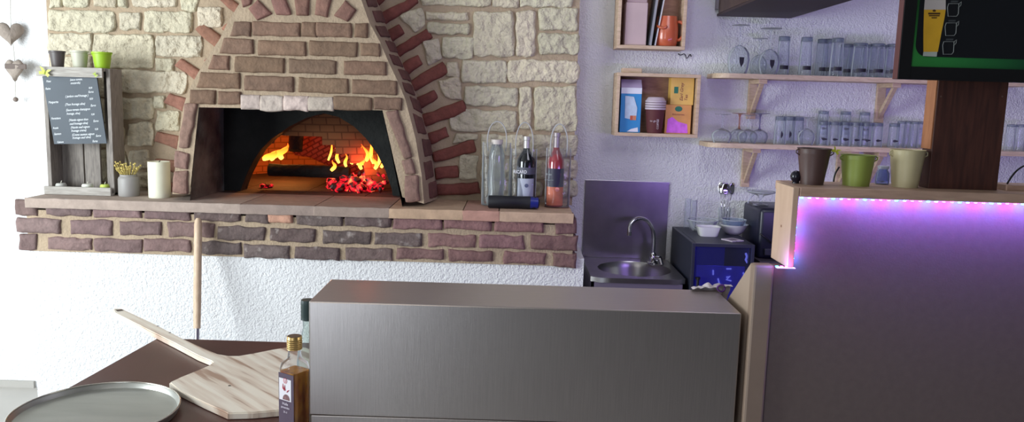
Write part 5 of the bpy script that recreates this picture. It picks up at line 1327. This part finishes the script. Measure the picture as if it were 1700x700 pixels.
def oil_mat():
    mt = bpy.data.materials.new('chili_oil'); mt.use_nodes = True; nt = mt.node_tree; bb_ = nt.nodes['Principled BSDF']
    bb_.inputs['Base Color'].default_value = s4((186, 118, 30)); bb_.inputs['Roughness'].default_value = .15; bb_.inputs['Transmission Weight'].default_value = .35; bb_.inputs['Coat Weight'].default_value = .5
    tc = nt.nodes.new('ShaderNodeTexCoord'); n = nt.nodes.new('ShaderNodeTexNoise'); n.inputs['Scale'].default_value = 40; mp = nt.nodes.new('ShaderNodeMapping'); mp.inputs['Scale'].default_value = (1, 1, .5)
    nt.links.new(tc.outputs['Object'], mp.inputs['Vector']); nt.links.new(mp.outputs['Vector'], n.inputs['Vector'])
    r = nt.nodes.new('ShaderNodeValToRGB'); r.color_ramp.elements[0].position = .35; r.color_ramp.elements[1].position = .7; r.color_ramp.elements[0].color = s4((176, 92, 26)); r.color_ramp.elements[1].color = s4((240, 176, 50))
    nt.links.new(n.outputs['Fac'], r.inputs['Fac']); nt.links.new(r.outputs['Color'], bb_.inputs['Base Color'])
    MATS['chili_oil'] = mt
    return mt
b = NB(); square_section(b, [(0, .004, 8), (w2*.92, .004, 8), (w2*.93, zfill, 8), (0, zfill, 8)]); obj('oil', b, oil_mat(), ob, smooth=.9)
# labels on the left and right faces (local -x side and -y side)
fc = w2*1.004
lab = thing('x', 'x', 'x'); bpy.data.objects.remove(lab)
def lface(name, u0, u1, z0, z1, mt, d=.0006, lb=None):
    b = NB(); poly(b, [(-(fc+d), u1*w2, z0), (-(fc+d), u0*w2, z0), (-(fc+d), u0*w2, z1), (-(fc+d), u1*w2, z1)]); return obj(name, b, mt, ob, label=lb)
lt = zfill-.002
lface('label', -.93, .93, .0, lt, mat('label_plum', (72, 54, 74), .5), .0004, 'dark plum label')
lw0, lw1 = zt*0+lt-.062, lt-.012
lface('label_panel', -.62, .85, lt-.062, lt-.012, mat('label_white', (226, 222, 226), .5), .0008)
RED = mat('label_red', (196, 30, 60), .5)
def on_face(v, d=.0012): return Matrix(((0, 0, -1, -(fc+d)), (-1, 0, 0, 0), (0, 1, 0, 0), (0, 0, 0, 1)))
b = NB(); bmesh.ops.create_circle(b, cap_ends=True, radius=.0062, segments=20, matrix=on_face(0) @ Matrix.Translation((-.002, lt-.0165, 0))); obj('logo_disc', b, RED, ob)
b = NB(); bmesh.ops.create_circle(b, cap_ends=True, radius=.0052, segments=20, matrix=on_face(0, .0014) @ Matrix.Translation((-.002, lt-.0165, 0))); obj('logo_ring', b, mat('label_white', (226, 222, 226), .5), ob)
def ftext(name, s, size, u, z, mt):
    cu = bpy.data.curves.new(name, 'FONT'); cu.body = s; cu.size = size; cu.align_x = 'CENTER'; cu.offset = size*.015
    q_ = bpy.data.objects.new('tmp', cu); C.objects.link(q_); dg = bpy.context.evaluated_depsgraph_get(); me = bpy.data.meshes.new_from_object(q_.evaluated_get(dg)); bpy.data.objects.remove(q_)
    me.name = name; me.transform(on_face(0, .0018) @ Matrix.Translation((u, z, 0))); me.materials.clear(); me.materials.append(mt)
    o_ = bpy.data.objects.new(name, me); C.objects.link(o_); o_.parent = ob
ftext('logo_letter', 'U', .010, -.002, lt-.0200, RED)
for k_, pth in enumerate(([(-.009, -.024), (-.0085, -.034), (-.004, -.040)], [(-.003, -.026), (-.004, -.034), (-.001, -.039)], [(.003, -.042), (.006, -.038), (.010, -.035)])):
    b = NB(); tube(b, [on_face(0, .0014) @ Vector((x_, lt+z_, 0)) for x_, z_ in pth], [.0004, .0014, .0003], 6); obj('chili_print', b, RED, ob)
b = NB(); poly(b, [on_face(0, .0013) @ Vector((.001+.011*math.cos(a), lt-.060+.013*math.sin(a), 0)) for a in [PI*i/14 for i in range(15)]]); obj('bowl_print', b, mat('label_brown', (120, 84, 84), .5, var=.4, vscale=200), ob)
ftext('label_writing', 'Huile', .0085, -.002, lt-.072, mat('label_pale', (206, 196, 206), .5)); ftext('label_writing', 'pimentée', .007, -.002, lt-.080, mat('label_pale', (206, 196, 206), .5)); ftext('label_writing', '25 cl', .006, -.002, lt-.090, mat('label_pale', (206, 196, 206), .5))
GOLD = mat('gold_cap', (196, 164, 104), .35, .7)
b = NB(); pr = [(12.2*S, hO-.030)]
for i in range(6): pr += [(13.2*S, hO-.029+i*.0045), (12.6*S, hO-.0275+i*.0045)]
pr += [(12.8*S, hO-.0015), (12.2*S, hO), (0, hO)]
lathe(b, pr, 30); obj('cap', b, GOLD, ob, smooth=.7)
b = NB(); bmesh.ops.create_circle(b, cap_ends=True, radius=11.4*S, segments=24, matrix=Matrix.Translation((0, 0, hO+.0004))); obj('cap_top', b, mat('cap_brown', (96, 74, 60), .5), ob)
# tall clear bottle behind, mostly hidden by the steel box
r_ = .026; Yq = 1.81
xq_ = xb0-r_-.004
zq = P(505, 497, Yq).z-zt
t = thing('glass_bottle', 'tall clear bottle with a dark cap half hidden behind the steel box', 'bottle', (xq_, Yq, zt))
b = NB(); lathe(b, [(0, 0), (r_*.95, 0), (r_, .004), (r_, zq*.55), (r_*.9, zq*.63), (.0145, zq*.76), (.012, zq*.80), (.012, zq*.985), (.010, zq*.985)], 30); obj('body', b, clear('bottle_clear', (232, 240, 236), .12, .95, .04), t, smooth=.8)
b = NB(); pr = [(.0135, zq-.048)]
for i in range(5): pr += [(.0165, zq-.046+i*.009), (.0158, zq-.0395+i*.009)]
pr += [(.0155, zq), (0, zq)]
lathe(b, pr, 26); obj('cap', b, mat('cap_dark_green', (38, 56, 54), .45), t, smooth=.7)

# ------------------------------------------------------------------ light
w = bpy.data.worlds.new('world'); bpy.context.scene.world = w; w.use_nodes = True
w.node_tree.nodes['Background'].inputs['Color'].default_value = (.8, .82, 1, 1)
w.node_tree.nodes['Background'].inputs['Strength'].default_value = .10
o = lamp('window_light', 'AREA', (-3.7, 1.3, 1.5), 165, (.88, .96, 1), 1.9, sizey=1.6); aim(o, (-1.6, 3.9, 1.0))
o = lamp('steel_reflection_light', 'AREA', (-1.75, -2.4, 1.1), 40, (.76, .86, 1), 1.0, sizey=2.0); aim(o, (-.9, 1.7, 1.0))  # added light behind the camera for the bluish reflection on the steel
o = lamp('room_fill', 'AREA', (-1.0, -.6, 2.7), 9, (1, .93, .87), 1.4); aim(o, (-.4, 3.5, .9))  # added warm fill from above and behind the camera
o = lamp('bar_back_led', 'AREA', (1.75, 2.15, 1.25), 9, (.44, .28, 1), 1.6, sizey=.08); aim(o, (1.8, 4.0, 1.5))
o = lamp('led_wash', 'AREA', (XR*.5+.32, YP-.05, zt_bar-.03), 1.6, (.25, .12, 1), .95, sizey=.012); aim(o, (XR*.5+.32, YP+.05, zt_bar-.30))
o = lamp('right_wall_fill', 'AREA', (.95, 2.3, 2.7), 13, (.86, .86, 1), .9); aim(o, (1.0, 4.0, 1.2))  # added light that brightens the wall on the right
